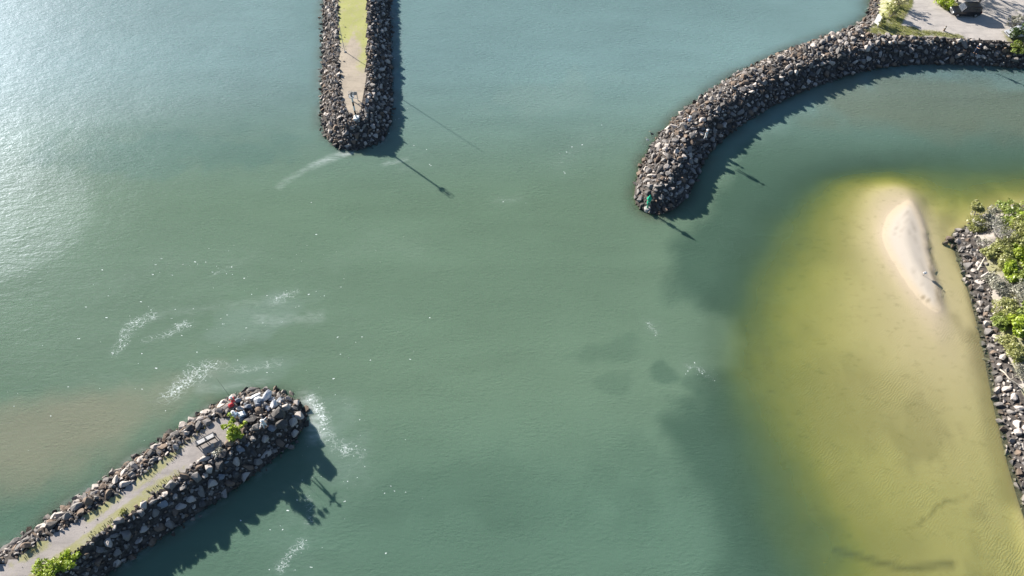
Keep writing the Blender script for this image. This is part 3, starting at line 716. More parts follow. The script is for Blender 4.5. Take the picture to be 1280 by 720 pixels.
for (u, v, r, h, leaf, n, nm, lab, ls, kw) in (
  (1238, 316, 1.0, 1.1, 'olive', 600, 'shrub', 'low olive shrub at the rock edge just above the driftwood pole', .15, {}),
  (1256, 400, 1.1, 1.3, 'mid', 700, 'shrub', 'mid green shrub at the rock edge beside the lowest lime shrub', .16, {}),
  (1270, 286, 1.4, 2.2, 'lime', 900, 'shrub', 'bright shrub in the thick of the bank tip, behind the dead shrub', .17, {}),
  (1222, 268, .9, 3.4, 'olive', 520, 'slender_tree', 'slender leaning sapling with one small leafy tuft above the water', .15, dict(trunk=(2.5, -.35, .3), stems=3, dens=4)),
  (1226, 276, 1.3, 1.6, 'olive', 620, 'shrub', 'yellow-green shrub at the very tip of the bank beside the sapling', .15, {}),
  (1240, 274, 1.6, 2.3, 'grey', 700, 'shrub', 'grey-green shrub full of bare pale twigs near the bank tip', .14, dict(stems=8, bark=DEADWOOD)),
  (1246, 294, 1.7, 2.6, 'grey', 120, 'dead_shrub', 'leafless silver-grey dead shrub above the rocks', .12, dict(stems=14, bark=DEADWOOD)),
  (1228, 300, 1.2, 1.0, 'grey', 60, 'dead_shrub', 'low bleached dead scrub sprawling over the bank edge rocks', .12, dict(stems=12, bark=DEADWOOD)),
  (1262, 268, 1.7, 2.4, 'mid', 900, 'shrub', 'mid green shrub at the water side behind the dead shrub', .16, {}),
  (1278, 284, 1.8, 2.8, 'mid', 1100, 'shrub', 'dense green shrub at the frame edge above the cove', .16, {}),
  (1268, 302, 1.7, 2.4, 'olive', 900, 'shrub', 'rounded olive shrub between the dead shrub and the lime ones', .16, {}),
  (1280, 325, 1.6, 1.9, 'lime', 1100, 'shrub', 'lime green shrub at the frame edge right of the driftwood pole', .18, {}),
  (1256, 330, 1.2, 1.5, 'olive', 700, 'shrub', 'small olive shrub beside the driftwood pole', .15, {}),
  (1264, 344, 1.3, 1.5, 'lime', 900, 'shrub', 'bright lime shrub halfway along the bank', .18, {}),
  (1252, 358, 1.3, 1.2, 'grey', 420, 'shrub', 'straggly grey-green shrub spilling onto the rocks', .13, dict(stems=8, bark=DEADWOOD)),
  (1275, 372, 1.5, 1.7, 'grey', 500, 'shrub', 'pale twiggy shrub at the frame edge between two lime shrubs', .13, dict(stems=10, bark=DEADWOOD)),
  (1272, 410, 1.35, 1.7, 'lime', 1100, 'shrub', 'large glossy lime shrub, lowest of the lime shrubs on the bank', .2, {}),
  (1264, 424, 1.0, .9, 'olive', 500, 'shrub', 'dull olive shrub just below the lowest lime shrub', .14, {}),
  (1286, 398, 1.3, 1.6, 'mid', 700, 'shrub', 'green shrub mostly cut off by the frame edge beside the lowest lime one', .16, {}),
  (1250, 312, 1.3, 1.5, 'olive', 700, 'shrub', 'olive shrub directly below the leafless silver-grey shrub', .15, {}),
  (1282, 350, 1.5, 2.0, 'mid', 900, 'shrub', 'mid green shrub at the frame edge below the topmost lime shrub', .17, {}),
  (1262, 386, 1.3, 1.2, 'olive', 700, 'shrub', 'yellowish olive shrub just above the lowest lime shrub', .15, {}),
  (1274, 440, 1.2, 1.0, 'olive', 600, 'shrub', 'low olive shrub at the frame edge above the driftwood branch', .15, {}),
  (1243, 345, .9, .8, 'grey', 160, 'dead_shrub', 'small bleached dead scrub at the rock edge below the driftwood pole', .12, dict(stems=10, bark=DEADWOOD)),
  (1279, 462, 1.1, .7, 'grey', 200, 'dead_shrub', 'low grey dry scrub around the driftwood branch', .12, dict(stems=9, bark=DEADWOOD))):
    shrub(*on('D', u, v), r*1.55, h*1.12, leaf, int(n*2.9), lab, nm.split('_')[-1], nm, ls, G1, **kw)
# headland plants
G2 = 'plants of the headland'
shrub(*on('C', 1101, 30), .9, 1.5, 'olive', 420, 'olive bush with bare stems next to the white notice board', 'shrub', 'shrub', .16, G2)
shrub(*on('C', 1112, 20), 1.3, 2.0, 'olive', 500, 'straggly bush above the notice board, at the water side of the track', 'shrub', 'shrub', .17, G2, stems=7)
shrub(*on('C', 1122, 6), 1.3, 2.2, 'straw', 420, 'dry yellowish bush by the track at the frame top', 'shrub', 'shrub', .17, G2, stems=7)
shrub(*on('C', 1181, 7), 1.9, 1.6, 'lime', 900, 'yellow-green bush just ahead of the dark car', 'shrub', 'shrub', .18, G2)
shrub(*on('C', 1266, 34), 1.4, 2.6, 'grey', 800, 'pale feathery bush over the silver car', 'shrub', 'shrub', .15, G2)
def tree(x, y, z, H, r, leaf, nleaf, label, ls=.2, group=None, lean=(0, 0), crown_lo=.45, ncell=22):
    root = empty('tree', (x, y, z), label, 'tree', group=group)
    mb = MB(); tips = []
    th = H*crown_lo
    mb.tube([(0, 0, -.3), (lean[0]*.3, lean[1]*.3, th*.5), (lean[0]*.6, lean[1]*.6, th)], [.2, .16, .13], 9)
    limb_mesh(mb, (lean[0]*.6, lean[1]*.6, th*.92), H*.5, .75, 6, .09, 2, tips)
    mb.build('trunk', BARK, root)
    cells = []
    for _ in range(ncell):
        a = random.uniform(0, 6.28); q = math.sqrt(random.random())*r
        cells.append(((lean[0]+math.cos(a)*q, lean[1]+math.sin(a)*q, th+(H-th)*random.uniform(.15, .95)*(1-.4*(q/r)**2)), (r*.26, r*.26, r*.18)))
    for t_ in tips[::4]: cells.append((tuple(t_), (r*.2, r*.2, r*.15)))
    V, F = leaves(nleaf, cells, ls)
    link('crown', np_mesh('crown', V, F), LEAF[leaf], root)
    return root
tree(*on('C', 1284, 60), 5.0, 3.1, 'dark', 4200, 'dark leafy tree at the frame edge shading the silver car and the rocks', .2, 'trees of the headland')
tree(*on('C', 1270, 66, 1.6), 2.4, 1.3, 'mid', 900, 'green bushy tree growing from the rocks below the silver car', .18, 'trees of the headland', crown_lo=.2)
tree(*on('C', 1224, 3), 6.5, 2.4, 'olive', 1500, 'thin-stemmed tree behind the dark car, crown cut by the frame top', .2, 'trees of the headland', crown_lo=.5)
tree(*on('C', 1196, 1), 5.5, 1.9, 'olive', 700, 'sparse tree standing between the yellow-green bush and the dark car', .18, 'trees of the headland', crown_lo=.5)

for (u, v, H, r, q) in ((1132, -34, 8, 2.6, 'nearest the water'), (1176, -30, 9, 2.8, 'in the middle of the row'), (1236, -26, 8, 2.6, 'beyond the dark car')):
    tree(*on('C', u, v), H, r, 'olive', 900, 'tall open gum tree standing beside the track, '+q, .2, 'trees of the headland', crown_lo=.5)
# grass tufts: uncountable
TV, TF = [], []; nv = 0
def tufts(k, n, lo, hi, seed, cond):
    global nv
    f = throw(k, n, .05, .12, cond, seed, 1.0)
    for (x, y, r, d, e) in f:
        z = ground_z(k, x, y); q = 6
        for _ in range(q):
            a = random.uniform(0, 6.28); L = random.uniform(lo, hi); b = random.uniform(.2, .7)
            dx, dy = math.cos(a), math.sin(a); wv_ = .03
            TV.extend([(x-dy*wv_, y+dx*wv_, z-.02), (x+dy*wv_, y-dx*wv_, z-.02), (x+dx*L*b, y+dy*L*b, z+L)]); TF.append((nv, nv+1, nv+2)); nv += 3
tufts('A', 16000, .12, .3, 201, lambda C, d, e: (e > -.25) & (e < .45) & (fbm(C, .22, 3) > .56) & (C[:, 0] < -34))
if False: tufts('B', 9000, .10, .26, 202, lambda C, d, e: (e > -.35) & (e < .5) & (C[:, 1] > 88))
tufts('C', 60000, .12, .35, 203, lambda C, d, e: (e > -.6) & (grass_field('C', C) > .6) & (C[:, 0] < 100))
tufts('D', 20000, .15, .45, 204, lambda C, d, e: (e > -.5) & (e < 9) & (fbm(C, .2, 3) > .5) & (C[:, 0] < 85))
tag(link('grass', np_mesh('grass', TV, TF), LEAF['straw']), 'dry yellowish grass fringing the path edges and the bank', 'grass', kind='stuff')

# ------------------------------------------------------------------ furniture and marks
STEEL = plain('galvanised_steel', (.42, .44, .45), .45, .7, .1); DKMETAL = plain('dark_steel', (.045, .048, .055), .5, .3, .15)
WHITE = plain('white_paint', (.78, .78, .76), .5, 0, .06); BLACK = plain('black_paint', (.025, .025, .028), .5, 0, .1)
GREEN = plain('beacon_green', (.0, .30, .17), .45, 0, .1); CONC = plain('concrete', (.46, .44, .41), .9, 0, .15, 4)
SLAT = plain('aluminium_slat', (.50, .49, .49), .6, .1, .1)
# bench: frame, two seat panels, backrest on the shaded side
x, y, z = on('A', 258, 551)
ang = math.atan2(*(at(269, 546, 2.7)-at(247, 557, 2.7))[[1, 0]])
b = empty('bench', (x, y, z), 'dark framed bench with pale seat panels on the gravel path', 'bench', ang)
f = MB()
for sx in (-.98, 0, .98):
    f.box((sx, .36, .22), (.07, .07, .44)); f.box((sx, -.36, .42), (.07, .07, .84)); f.box((sx, 0, .43), (.10, .72, .06)); f.box((sx, .02, .64), (.09, .70, .05)); f.box((sx, .34, .53), (.06, .06, .2))
f.box((0, .37, .45), (2.1, .11, .07)); f.box((0, -.26, .43), (2.0, .09, .06)); f.build('frame', DKMETAL, b)
for sx in (-.49, .49):
    m_ = MB()
    for q in range(3): m_.box((sx, -.13+.175*q, .455), (.86, .155, .035), bev=.006)
    m_.build('seat', SLAT, b)
m_ = MB()
for q in range(3): m_.box((0, -.41, .56+.13*q), (2.1, .05, .115), bev=.006)
m_.build('backrest', DKMETAL, b)
# a short post and a pale stone by it
p = on('A', 266, 557); mb = MB(); mb.box((0, 0, .18), (.42, .5, .42), (.1, .12, .4), bev=.05, taper=.75)
o = mb.build('stone_block', ROCK['pale']); o.location = p; tag(o, 'single pale stone block lying at the end of the bench', 'stone')

# banded beacon on the grassy breakwater
x, y, z = on('B', 446, 150, 2.4)
b = empty('beacon', (x, y, z), 'black and white banded beacon pole at the tip of the grassy breakwater', 'beacon')
MB().box((0, 0, .25), (.85, .85, .7), bev=.04, taper=.9).build('base', WHITE, b)
zz = .6
for h, mt in ((.55, WHITE), (.75, BLACK), (.9, WHITE), (.75, BLACK), (.9, WHITE)):
    MB().tube([(0, 0, zz), (0, 0, zz+h)], .125, 12).build('band', mt, b); zz += h
MB().tube([(0, 0, zz), (0, 0, zz+.06)], .42, 16).build('platform', STEEL, b)
m_ = MB()
for a in range(8): m_.tube([(.4*math.cos(a*.785), .4*math.sin(a*.785), zz+.06), (.4*math.cos(a*.785), .4*math.sin(a*.785), zz+.75)], .018, 6)
m_.tube([(.4*math.cos(a*.3927), .4*math.sin(a*.3927), zz+.74) for a in range(17)], .02, 6, False); m_.build('railing', STEEL, b)
MB().tube([(0, 0, zz+.06), (0, 0, zz+.35), (0, 0, zz+.4), (0, 0, zz+.6), (0, 0, zz+.68)], [.1, .1, .15, .13, .03], 12).build('lantern', DKMETAL, b)
# sign frame
x, y, z = on('B', 444, 125)
b = empty('sign_frame', (x, y, z), 'two-legged grey sign frame on the bare path behind the beacon', 'sign', .1)
for sx in (-.42, .42): MB().box((sx, 0, .85), (.11, .11, 1.75)).build('post', STEEL, b)
MB().box((0, .07, 1.35), (1.0, .03, .62), bev=.01).build('panel', plain('sign_grey', (.26, .28, .3), .5, 0, .1), b)
MB().box((0, 0, .45), (.74, .07, .07)).build('crossbar', STEEL, b)
# tall thin lamp post on the turf edge
x, y, z = on('B', 431, 64)
b = empty('lamp_post', (x, y, z), 'tall thin grey pole at the sunny edge of the grassy path', 'pole')
MB().tube([(0, 0, -.1), (0, 0, 4), (0, 0, 9.6)], [.055, .045, .03], 8).build('pole', STEEL, b)
MB().box((0, 0, .06), (.3, .3, .12), bev=.02).build('base_plate', CONC, b)
# green beacon on the curved breakwater
x, y, z = on('C', 812, 248, 2.5)
b = empty('beacon', (x, y, z-.1), 'green beacon with a cone topmark on the curved breakwater', 'beacon')
MB().tube([(0, 0, -.4), (0, 0, .35), (0, 0, .42)], [.45, .43, .36], 14).build('base', CONC, b)
MB().tube([(0, 0, .4), (0, 0, 2.6)], .13, 12).build('pole', GREEN, b)
MB().box((0, 0, 1.45), (.42, .42, .4), bev=.02).build('light_box', GREEN, b)
MB().tube([(0, 0, 2.2), (0, 0, 2.24), (0, 0, 3.05)], [.1, .38, .02], 14).build('topmark', GREEN, b)
m_ = MB()
for q in range(5): m_.box((0, -.24, .55+.3*q), (.3, .03, .03))
for sx in (-.15, .15): m_.tube([(sx, -.24, .4), (sx, -.24, 2.0)], .018, 6)
m_.build('ladder', STEEL, b)
# white notice board at the track
x, y, z = on('C', 1095, 31)
b = empty('notice_board', (x, y, z), 'tall narrow white board standing by the water above the rocks', 'sign', R(-62))
for sx in (-.38, .38): MB().box((sx, 0, .9), (.08, .08, 1.9)).build('post', WHITE, b)
MB().box((0, -.055, 1.15), (.95, .03, 1.6), bev=.008).build('board', WHITE, b)
x, y, z = on('C', 1180, 38)
b = empty('bollard', (x, y, z), 'short dark timber bollard at the track edge above the rocks', 'bollard')
MB().tube([(0, 0, -.1), (0, 0, .85), (0, 0, .95)], [.14, .13, .06], 10).build('post', plain('weathered_timber', (.16, .12, .09), .9, 0, .3), b)
MB().tube([(0, 0, .66), (0, 0, .76)], .145, 10).build('band', WHITE, b)
# driftwood
def wood(name, pts, r, label):
    mb = MB(); mb.tube(pts, [r*(1-.5*i/(len(pts)-1)) for i in range(len(pts))], 8)
    for q in range(1, len(pts)-1): 
        a = Vector(pts[q]); mb.tube([a, a+Vector((random.uniform(-.4, .4), random.uniform(-.4, .4), .15)), a+Vector((random.uniform(-.7, .7), random.uniform(-.7, .7), .2))], [r*.4, r*.3, r*.12], 6)
    o = mb.build(name, plain('driftwood', (.50, .44, .36), .9, 0, .2, 7)); tag(o, label, 'driftwood'); return o
a_, b2 = at(1222, 338, 1.6), at(1231, 322, 2.3)
wood('driftwood_pole', [a_, (a_*.6+b2*.4), b2], .14, 'straight pale driftwood pole leaning on the bank rocks')
a_, b2, c2 = at(1250, 462, 1.9), at(1262, 474, 2.1), at(1278, 484, 2.0)
wood('driftwood_branch', [a_, (a_+b2)/2+np.array([0, .15, .1]), b2, c2], .1, 'thin bent driftwood branch on the dry scrub lower down the bank')

# ------------------------------------------------------------------ cars
GLASS = plain('car_glass', (.07, .09, .12), .12, 0, .05, 3, .8); TYRE = plain('tyre', (.02, .02, .02), .85, 0, .1); RIM = plain('rim', (.5, .5, .52), .35, .8, .05)
LAMPW = plain('headlight_glass', (.8, .8, .78), .15, 0, .03, 3, .8); LAMPR = plain('tail_light', (.35, .01, .01), .25, 0, .05, 3, .6)
def car(name, loc, rz, paint, label, L, W, H, hood, suv):
    """nose towards +x"""
    root = empty(name, loc, label, 'car', rz)
    g = .28; belt = H*.56; x0, x1 = -L/2, L/2
    # body shell: lower body, bonnet, tail, wheel arches cut into the outline
    wx = (x0+.85, x1-.88); wr = .36
    prof = [(x0+.05, g+.12), (x0, g+.35), (x0+.02, belt-.12), (x0+.10, belt)]
    prof += [(x1-hood-.15, belt), (x1-hood+.05, belt-.01), (x1-.35, belt-.11), (x1-.08, belt-.2), (x1, g+.42), (x1-.04, g+.1)]
    low = []
    for cx in (wx[1], wx[0]):
        for k in range(7):
            a = math.pi*k/6; low.append((cx+(wr+.06)*math.cos(a), g+.03+(wr+.02)*math.sin(a)))
    prof += [(x1-.2, g)]+low+[(x0+.25, g)]
    mb = MB(); mb.prism(prof, -W/2, W/2)
    for v in mb.bm.verts:                                # tumblehome and rounded plan
        if v.co.z > belt-.2: v.co.y *= .955
        if abs(v.co.x) > L/2-.3: v.co.y *= .9
    bd_ = mb.build('body', paint, root)
    mod = bd_.modifiers.new('soft', 'BEVEL'); mod.width = .035; mod.segments = 2; mod.limit_method = 'ANGLE'; mod.angle_limit = R(40)
    # cabin
    xb = x0+(.12 if suv else .55); xf = x1-hood
    cab = [(xb, belt), (xb+(.12 if suv else .45), H-.1), (xb+(.35 if suv else .75), H), (xf-.85, H), (xf-.6, H-.06), (xf+.02, belt)]
    mb = MB(); mb.prism(cab, -W/2+.06, W/2-.06)
    for v in mb.bm.verts:
        if v.co.z > belt+.05: v.co.y *= .86
    c_ = mb.build('cabin', paint, root); mod = c_.modifiers.new('soft', 'BEVEL'); mod.width = .05; mod.segments = 2; mod.limit_method = 'ANGLE'; mod.angle_limit = R(30)
    def pane(name, pts):
        me = bpy.data.meshes.new(name); bm = bmesh.new(); vs = [bm.verts.new(p) for p in pts]; bm.faces.new(vs)
        r = bmesh.ops.solidify(bm, geom=list(bm.faces), thickness=.012); bmesh.ops.recalc_face_normals(bm, faces=bm.faces); bm.to_mesh(me); bm.free()
        return link(name, me, GLASS, root)
    yb, yt = W/2-.035, (W/2-.06)*.86+.028
    zb, zt = belt+.05, H-.13
    for s in (-1, 1):
        spans = ((xb+.2, xb+.95 if suv else xb+1.0), (xb+1.03, xf-1.15), (xf-1.08, xf-.14)) if suv else ((xb+.45, xb+1.3), (xb+1.38, xf-.14))
        for i, (a, c) in enumerate(spans):
            last = i == len(spans)-1; first = i == 0
            pane('window', [(a, s*yb, zb), (c, s*yb, zb), (c-(.5 if last else 0), s*yt, zt), (a+((.1 if suv else .38) if first else 0), s*yt, zt)])
    ww = W/2-.16
    pane('windscreen', [(xf-.02+.03, -ww, belt+.06), (xf+.01, ww, belt+.06), (xf-.56, ww*.86, H-.09), (xf-.56, -ww*.86, H-.09)])
    pane('rear_window', [(xb-.01+(.02 if suv else .08), -ww, belt+.1), (xb+(.01 if suv else .08), ww, belt+.1), (xb+(.1 if suv else .42), ww*.86, H-.14), (xb+(.1 if suv else .42), -ww*.86, H-.14)])
    for cx in wx:
        for s in (-1, 1):
            wl = MB(); wl.tube([(cx, s*(W/2-.24), wr), (cx, s*(W/2-.22), wr), (cx, s*(W/2-.03), wr), (cx, s*(W/2-.01), wr)], [wr-.05, wr, wr, wr-.04], 18)
            t_ = wl.build('wheel', TYRE, root)
            MB().tube([(cx, s*(W/2-.03), wr), (cx, s*(W/2+.003), wr)], .21, 14).build('rim', RIM, t_)
    for s in (-1, 1):
        MB().box((x1-.1, s*(W/2-.32), belt-.28), (.2, .36, .16), bev=.03).build('headlight', LAMPW, root)
        MB().box((x0+.02, s*(W/2-.2), belt-.18), (.1, .2, .32), bev=.02).build('tail_light', LAMPR, root)
        MB().box((xf-.05, s*(W/2+.08), belt+.1), (.14, .2, .14), bev=.03).build('mirror', paint, root)
    MB().box((x1-.03, 0, g+.22), (.12, W*.82, .2), bev=.03).build('bumper', plain('bumper_grey', (.12, .12, .125), .6), root)
    MB().box((x1-.02, 0, g+.46), (.06, W*.44, .14), bev=.02).build('grille', BLACK, root)
    if suv:
        m_ = MB()
        for s in (-1, 1): m_.box(((xb+xf)/2-.35, s*W*.33, H+.05), (1.9, .05, .05))
        m_.build('roof_rail', DKMETAL, root)
    return root
def car_paint(name, c, rough=.28):
    m = M(name); n = m.noise(3, 4, .6, m.objco()); nd = m.n('ShaderNodeBsdfPrincipled')
    m.t.links.new(m.ramp(n, [(.3, tuple(x*.85 for x in c)), (.8, tuple(min(1, x*1.1) for x in c))]), nd.inputs['Base Color'])
    nd.inputs['Roughness'].default_value = rough; nd.inputs['Metallic'].default_value = .15; nd.inputs['Coat Weight'].default_value = .6; nd.inputs['Coat Roughness'].default_value = .08
    return m.done(nd.outputs[0])
x, y, z = on('C', 1205, 17)
car('parked_car', (x, y, z+.05), math.pi-.02, car_paint('paint_black', (.012, .014, .02)), 'black off-road car parked side-on beyond the yellow-green bush', 4.8, 1.92, 1.86, 1.25, True)
x, y, z = on('C', 1271, 44)
car('parked_car', (x, y, z+.05), math.pi+.16, car_paint('paint_silver', (.50, .52, .55)), 'silver car half hidden under the tree at the frame edge', 4.3, 1.78, 1.48, 1.1, False)

# ------------------------------------------------------------------ people and birds
def skin_mesh(name, J, E_, rad, sub=2):
    """one continuous surface grown round a joint skeleton"""
    names = list(J); me = bpy.data.meshes.new('skel'); me.from_pydata([J[n] for n in names], [(names.index(a), names.index(b)) for a, b in E_], [])
    o = bpy.data.objects.new('skel', me); COL.objects.link(o)
    o.modifiers.new('s', 'SKIN'); sv = me.skin_vertices[0].data
    for i, n in enumerate(names): r = rad[n]; sv[i].radius = r if isinstance(r, tuple) else (r, r); sv[i].use_root = (i == 0)
    md = o.modifiers.new('d', 'SUBSURF'); md.levels = sub; md.render_levels = sub
    dg = bpy.context.evaluated_depsgraph_get(); out = bpy.data.meshes.new_from_object(o.evaluated_get(dg)); out.name = name
    bpy.data.objects.remove(o); bpy.data.meshes.remove(me)
    out.polygons.foreach_set('use_smooth', np.full(len(out.polygons), True)); out.materials.clear()
    return out
SKIN = plain('skin', (.46, .28, .2), .6, 0, .06, 4); HAIR = plain('hair', (.05, .035, .025), .7)
def person(loc, rz, label, shirt, trousers, hat=None, sit=False, arms='hold', long_sleeves=False):
    root = empty('person', loc, label, 'person', rz)
    if sit:
        hip = .28
        J = {'pelvis': (0, 0, hip), 'waist': (-.04, 0, hip+.18), 'chest': (-.02, 0, hip+.42), 'neck': (.02, 0, hip+.58), 'head0': (.05, 0, hip+.66), 'head1': (.06, 0, hip+.80)}
        for s, n in ((1, 'l'), (-1, 'r')):
            J.update({'hip'+n: (.02, s*.1, hip-.02), 'knee'+n: (.40, s*.17, hip+.16), 'ank'+n: (.58, s*.15, -.12), 'toe'+n: (.78, s*.17, -.16)})
    else:
        J = {'pelvis': (0, 0, .95), 'waist': (0, 0, 1.10), 'chest': (.01, 0, 1.32), 'neck': (.01, 0, 1.49), 'head0': (.03, 0, 1.56), 'head1': (.035, 0, 1.69)}
        for s, n in ((1, 'l'), (-1, 'r')):
            J.update({'hip'+n: (0, s*.1, .9), 'knee'+n: (.04+.05*s, s*.14, .49), 'ank'+n: (.0+.08*s, s*.17, .07), 'toe'+n: (.17+.08*s, s*.2, .03)})
    cz = J['chest'][2]; cx = J['chest'][0]
    for s, n in ((1, 'l'), (-1, 'r')):
        if arms == 'hold': e_, h_ = (cx+.12, s*.26, cz-.16), (cx+.38, s*.1, cz-.12)
        elif arms == 'wide': e_, h_ = (cx+.02, s*.42, cz-.05), (cx+.1, s*.66, cz-.02)
        else: e_, h_ = (cx+.02, s*.27, cz-.2), (cx+.1, s*.28, cz-.46)
        J.update({'sho'+n: (cx, s*.19, cz+.08), 'elb'+n: e_, 'wri'+n: h_})
        d = (Vector(h_)-Vector(e_)).normalized(); pz = d.cross(Vector((0, 0, 1))).normalized(); c = Vector(h_)+d*.085
        J['palm'+n] = tuple(c)
        for q in range(4): J[f'fin{q}{n}'] = tuple(c+d*(.075+.012*(q in (1, 2)))+pz*(.024*(q-1.5))-Vector((0, 0, .02)))
        J['thumb'+n] = tuple(Vector(h_)+d*.07-pz*s*.055)
    E_ = [('pelvis', 'waist'), ('waist', 'chest'), ('chest', 'neck'), ('neck', 'head0'), ('head0', 'head1')]
    for n in 'lr': E_ += [('pelvis', 'hip'+n), ('hip'+n, 'knee'+n), ('knee'+n, 'ank'+n), ('ank'+n, 'toe'+n), ('chest', 'sho'+n), ('sho'+n, 'elb'+n), ('elb'+n, 'wri'+n), ('wri'+n, 'palm'+n), ('wri'+n, 'thumb'+n)]+[('palm'+n, f'fin{q}{n}') for q in range(4)]
    rad = {'pelvis': (.14, .12), 'waist': (.13, .11), 'chest': (.16, .125), 'neck': .06, 'head0': .085, 'head1': .095}
    for n in 'lr': rad.update({'hip'+n: .1, 'knee'+n: .062, 'ank'+n: .045, 'toe'+n: .04, 'sho'+n: .065, 'elb'+n: .045, 'wri'+n: .032, 'palm'+n: .034, 'thumb'+n: .01, **{f'fin{q}{n}': .01 for q in range(4)}})
    link('body', skin_mesh('body', J, E_, rad), SKIN, root)
    SJ = {k: J[k] for k in ('waist', 'pelvis', 'chest', 'shol', 'shor', 'elbl', 'elbr')}; SE = [('waist', 'pelvis'), ('waist', 'chest'), ('chest', 'shol'), ('chest', 'shor'), ('shol', 'elbl'), ('shor', 'elbr')]
    SR = {'waist': (.155, .135), 'pelvis': (.155, .135), 'chest': (.18, .145), 'shol': .085, 'shor': .085, 'elbl': .065, 'elbr': .065}
    if long_sleeves: SJ.update({k: J[k] for k in ('wril', 'wrir')}); SE += [('elbl', 'wril'), ('elbr', 'wrir')]; SR.update(wril=.048, wrir=.048)
    link('shirt', skin_mesh('shirt', SJ, SE, SR), shirt, root)
    TJ = {k: J[k] for k in ('pelvis', 'hipl', 'hipr', 'kneel', 'kneer', 'ankl', 'ankr')}
    link('trousers', skin_mesh('trousers', TJ, [('pelvis', 'hipl'), ('pelvis', 'hipr'), ('hipl', 'kneel'), ('hipr', 'kneer'), ('kneel', 'ankl'), ('kneer', 'ankr')],
         {'pelvis': (.16, .14), 'hipl': .12, 'hipr': .12, 'kneel': .08, 'kneer': .08, 'ankl': .065, 'ankr': .065}), trousers, root)
    hx, hy, hz = J['head1']
    if hat:
        MB().tube([(hx, hy, hz+.03), (hx, hy, hz+.045), (hx, hy, hz+.05), (hx, hy, hz+.12), (hx, hy, hz+.14)], [.2, .2, .115, .1, .05], 14).build('hat', hat, root)
    else: MB().ball((hx-.025, hy, hz+.02), .112, (1, .95, .95)).build('hair', HAIR, root, True)
    MB().ball((hx+.1, hy, hz-.02), .022, (1.2, .7, 1.2), sub=1).build('nose', SKIN, root)
    for s in (-1, 1): MB().ball((hx+.08, hy+s*.035, hz+.015), .013, sub=1).build('eye', BLACK, root)
    MB().box((hx+.088, hy, hz-.06), (.012, .045, .008)).build('mouth', plain('lips', (.3, .1, .09)), root)
    return root
RED = plain('cloth_red', (.55, .05, .06), .8, 0, .12); NAVY = plain('cloth_navy', (.03, .045, .09), .85); PALE = plain('cloth_pale_blue', (.50, .62, .74), .8, 0, .08); WHC = plain('cloth_white', (.74, .74, .73), .8, 0, .05); GREYC = plain('cloth_grey', (.2, .2, .21), .85)
KHAKI = plain('cloth_khaki', (.32, .27, .2), .85)
def top_of(k, u, v, z): return at(u, v, z)
GP = 'people on the rocks'
p = at(294, 505, 2.4); person((p[0], p[1], 2.3), R(130), 'person in red clothing and a white hat on the gravel breakwater rocks', RED, RED, WHC, arms='hold', long_sleeves=True)
p = at(294, 521, 2.75); person((p[0], p[1], 2.78), R(60), 'person in pale blue sitting at the path end beside the bright green bush', PALE, PALE, WHC, sit=True, long_sleeves=True)
p = at(332, 534, 2.75); person((p[0], p[1], 2.75), R(-20), 'person in white standing with arms out on the gravel breakwater tip', WHC, WHC, WHC, arms='wide', long_sleeves=True)
p = at(290, 508, 2.5); o = MB().box((0, 0, .24), (.62, .4, .46), bev=.08, taper=.9).ball((0, 0, .46), .16, (1.4, .5, .5)).build('bag', RED); o.location = (p[0], p[1], 2.62); o.rotation_euler = (.1, 0, .7); tag(o, 'red bag lying on the rocks beside the person in red', 'bag')
p = at(303, 519, 2.75); b = empty('cool_box', (p[0], p[1], 2.72), 'pale blue cool box with a white lid next to the sitting person', 'cool box', .5)
MB().box((0, 0, .2), (.75, .48, .4), bev=.03).build('body', PALE, b); MB().box((0, 0, .44), (.79, .52, .08), bev=.02).build('lid', WHITE, b)
p = at(861, 154, 2.6); person((p[0], p[1], 2.75), R(120), 'person in pale blue sitting on top of the curved breakwater', PALE, NAVY, WHC, sit=True)
p = at(881, 174, 2.2); person((p[0], p[1], 2.3), R(-40), 'person in white standing on the cove side of the curved breakwater', WHC, WHC, WHC, arms='down', long_sleeves=True)
p = at(1219, 66, 1.8); person((p[0], p[1], 1.75), R(-110), 'person in navy with white sleeves on the rocks below the parked cars', NAVY, NAVY, WHC)
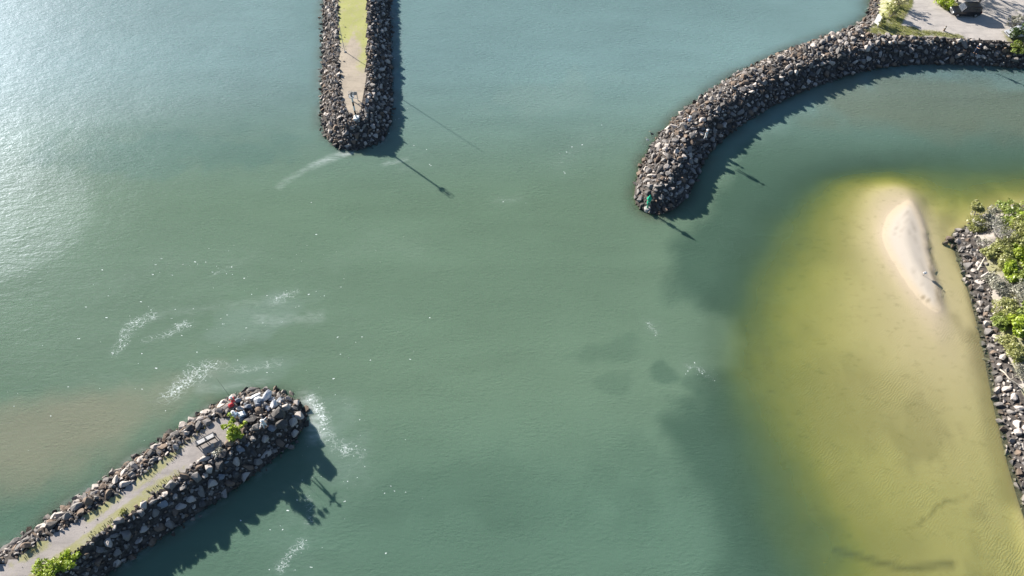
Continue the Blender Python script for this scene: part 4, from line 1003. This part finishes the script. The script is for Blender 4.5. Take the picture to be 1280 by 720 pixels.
def bird(loc, rz, label, body, wing, scl, name):
    root = empty(name, loc, label, 'bird', rz); s = scl
    J = {'b0': (0, 0, .55*s), 'b1': (.16*s, 0, .62*s), 'n0': (.25*s, 0, .74*s), 'n1': (.25*s, 0, .92*s), 'h': (.32*s, 0, .98*s), 'bk': (-.22*s, 0, .5*s), 'tl': (-.38*s, 0, .46*s)}
    link('body', skin_mesh('body', J, [('b0', 'b1'), ('b1', 'n0'), ('n0', 'n1'), ('n1', 'h'), ('b0', 'bk'), ('bk', 'tl')], {'b0': .16*s, 'b1': .13*s, 'n0': .06*s, 'n1': .045*s, 'h': .055*s, 'bk': .11*s, 'tl': .04*s}), body, root)
    for q in (-1, 1):
        MB().ball((-.06*s, q*.14*s, .56*s), .2*s, (1.25, .22, .5), (0, .15, 0)).build('wing', wing, root, True)
        MB().tube([(0, q*.06*s, .45*s), (-.03*s, q*.06*s, .22*s), (0, q*.06*s, .01), (.1*s, q*.07*s, .0)], .016*s, 6).build('leg', plain('bird_leg', (.1, .09, .08)), root)
    MB().tube([(.36*s, 0, .98*s), (.55*s, 0, .93*s), (.7*s, 0, .87*s)], [.03*s, .022*s, .008*s], 8).build('beak', plain('bird_beak', (.55, .38, .25)), root)
    return root
p = at(1154, 344, .22); bird((p[0], p[1], .2), R(200), 'large white wading bird standing on the dry sandbar', WHC, WHC, .95, 'white_bird')
p = at(814, 171, 1.0); bird((p[0], p[1], 1.15), R(150), 'black bird perched by the outer waterline of the curved breakwater', BLACK, BLACK, .8, 'black_bird')
p = at(809, 177, .9); bird((p[0], p[1], .9), R(150), 'white bird perched just below the black bird on the curved breakwater', WHC, plain('feather_grey', (.4, .41, .43)), .65, 'white_bird')
def rod(a, b, label):
    a, b = Vector(a), Vector(b); mid = (a+b)/2+Vector((0, 0, .12))
    o = MB().tube([a, a*.75+b*.25+Vector((0, 0, .1)), mid, b], [.02, .016, .012, .006], 6).build('fishing_rod', BLACK); tag(o, label, 'fishing rod')
p = at(294, 505, 2.4); rod((p[0]-.25, p[1]+.3, 3.4), (p[0]-1.9, p[1]+2.1, 4.9), 'thin dark fishing rod held out by the person in red')
p = at(294, 521, 2.75); rod((p[0]+.3, p[1]+.25, 3.35), (p[0]+.5, p[1]+.9, 6.6), 'long fishing rod held upright by the person sitting in pale blue')
p = at(881, 174, 2.2); rod((p[0]+.2, p[1]-.15, 3.2), (p[0]+1.9, p[1]-1.6, 4.6), 'thin dark fishing rod held by the person in white')
bpy.context.view_layer.update()
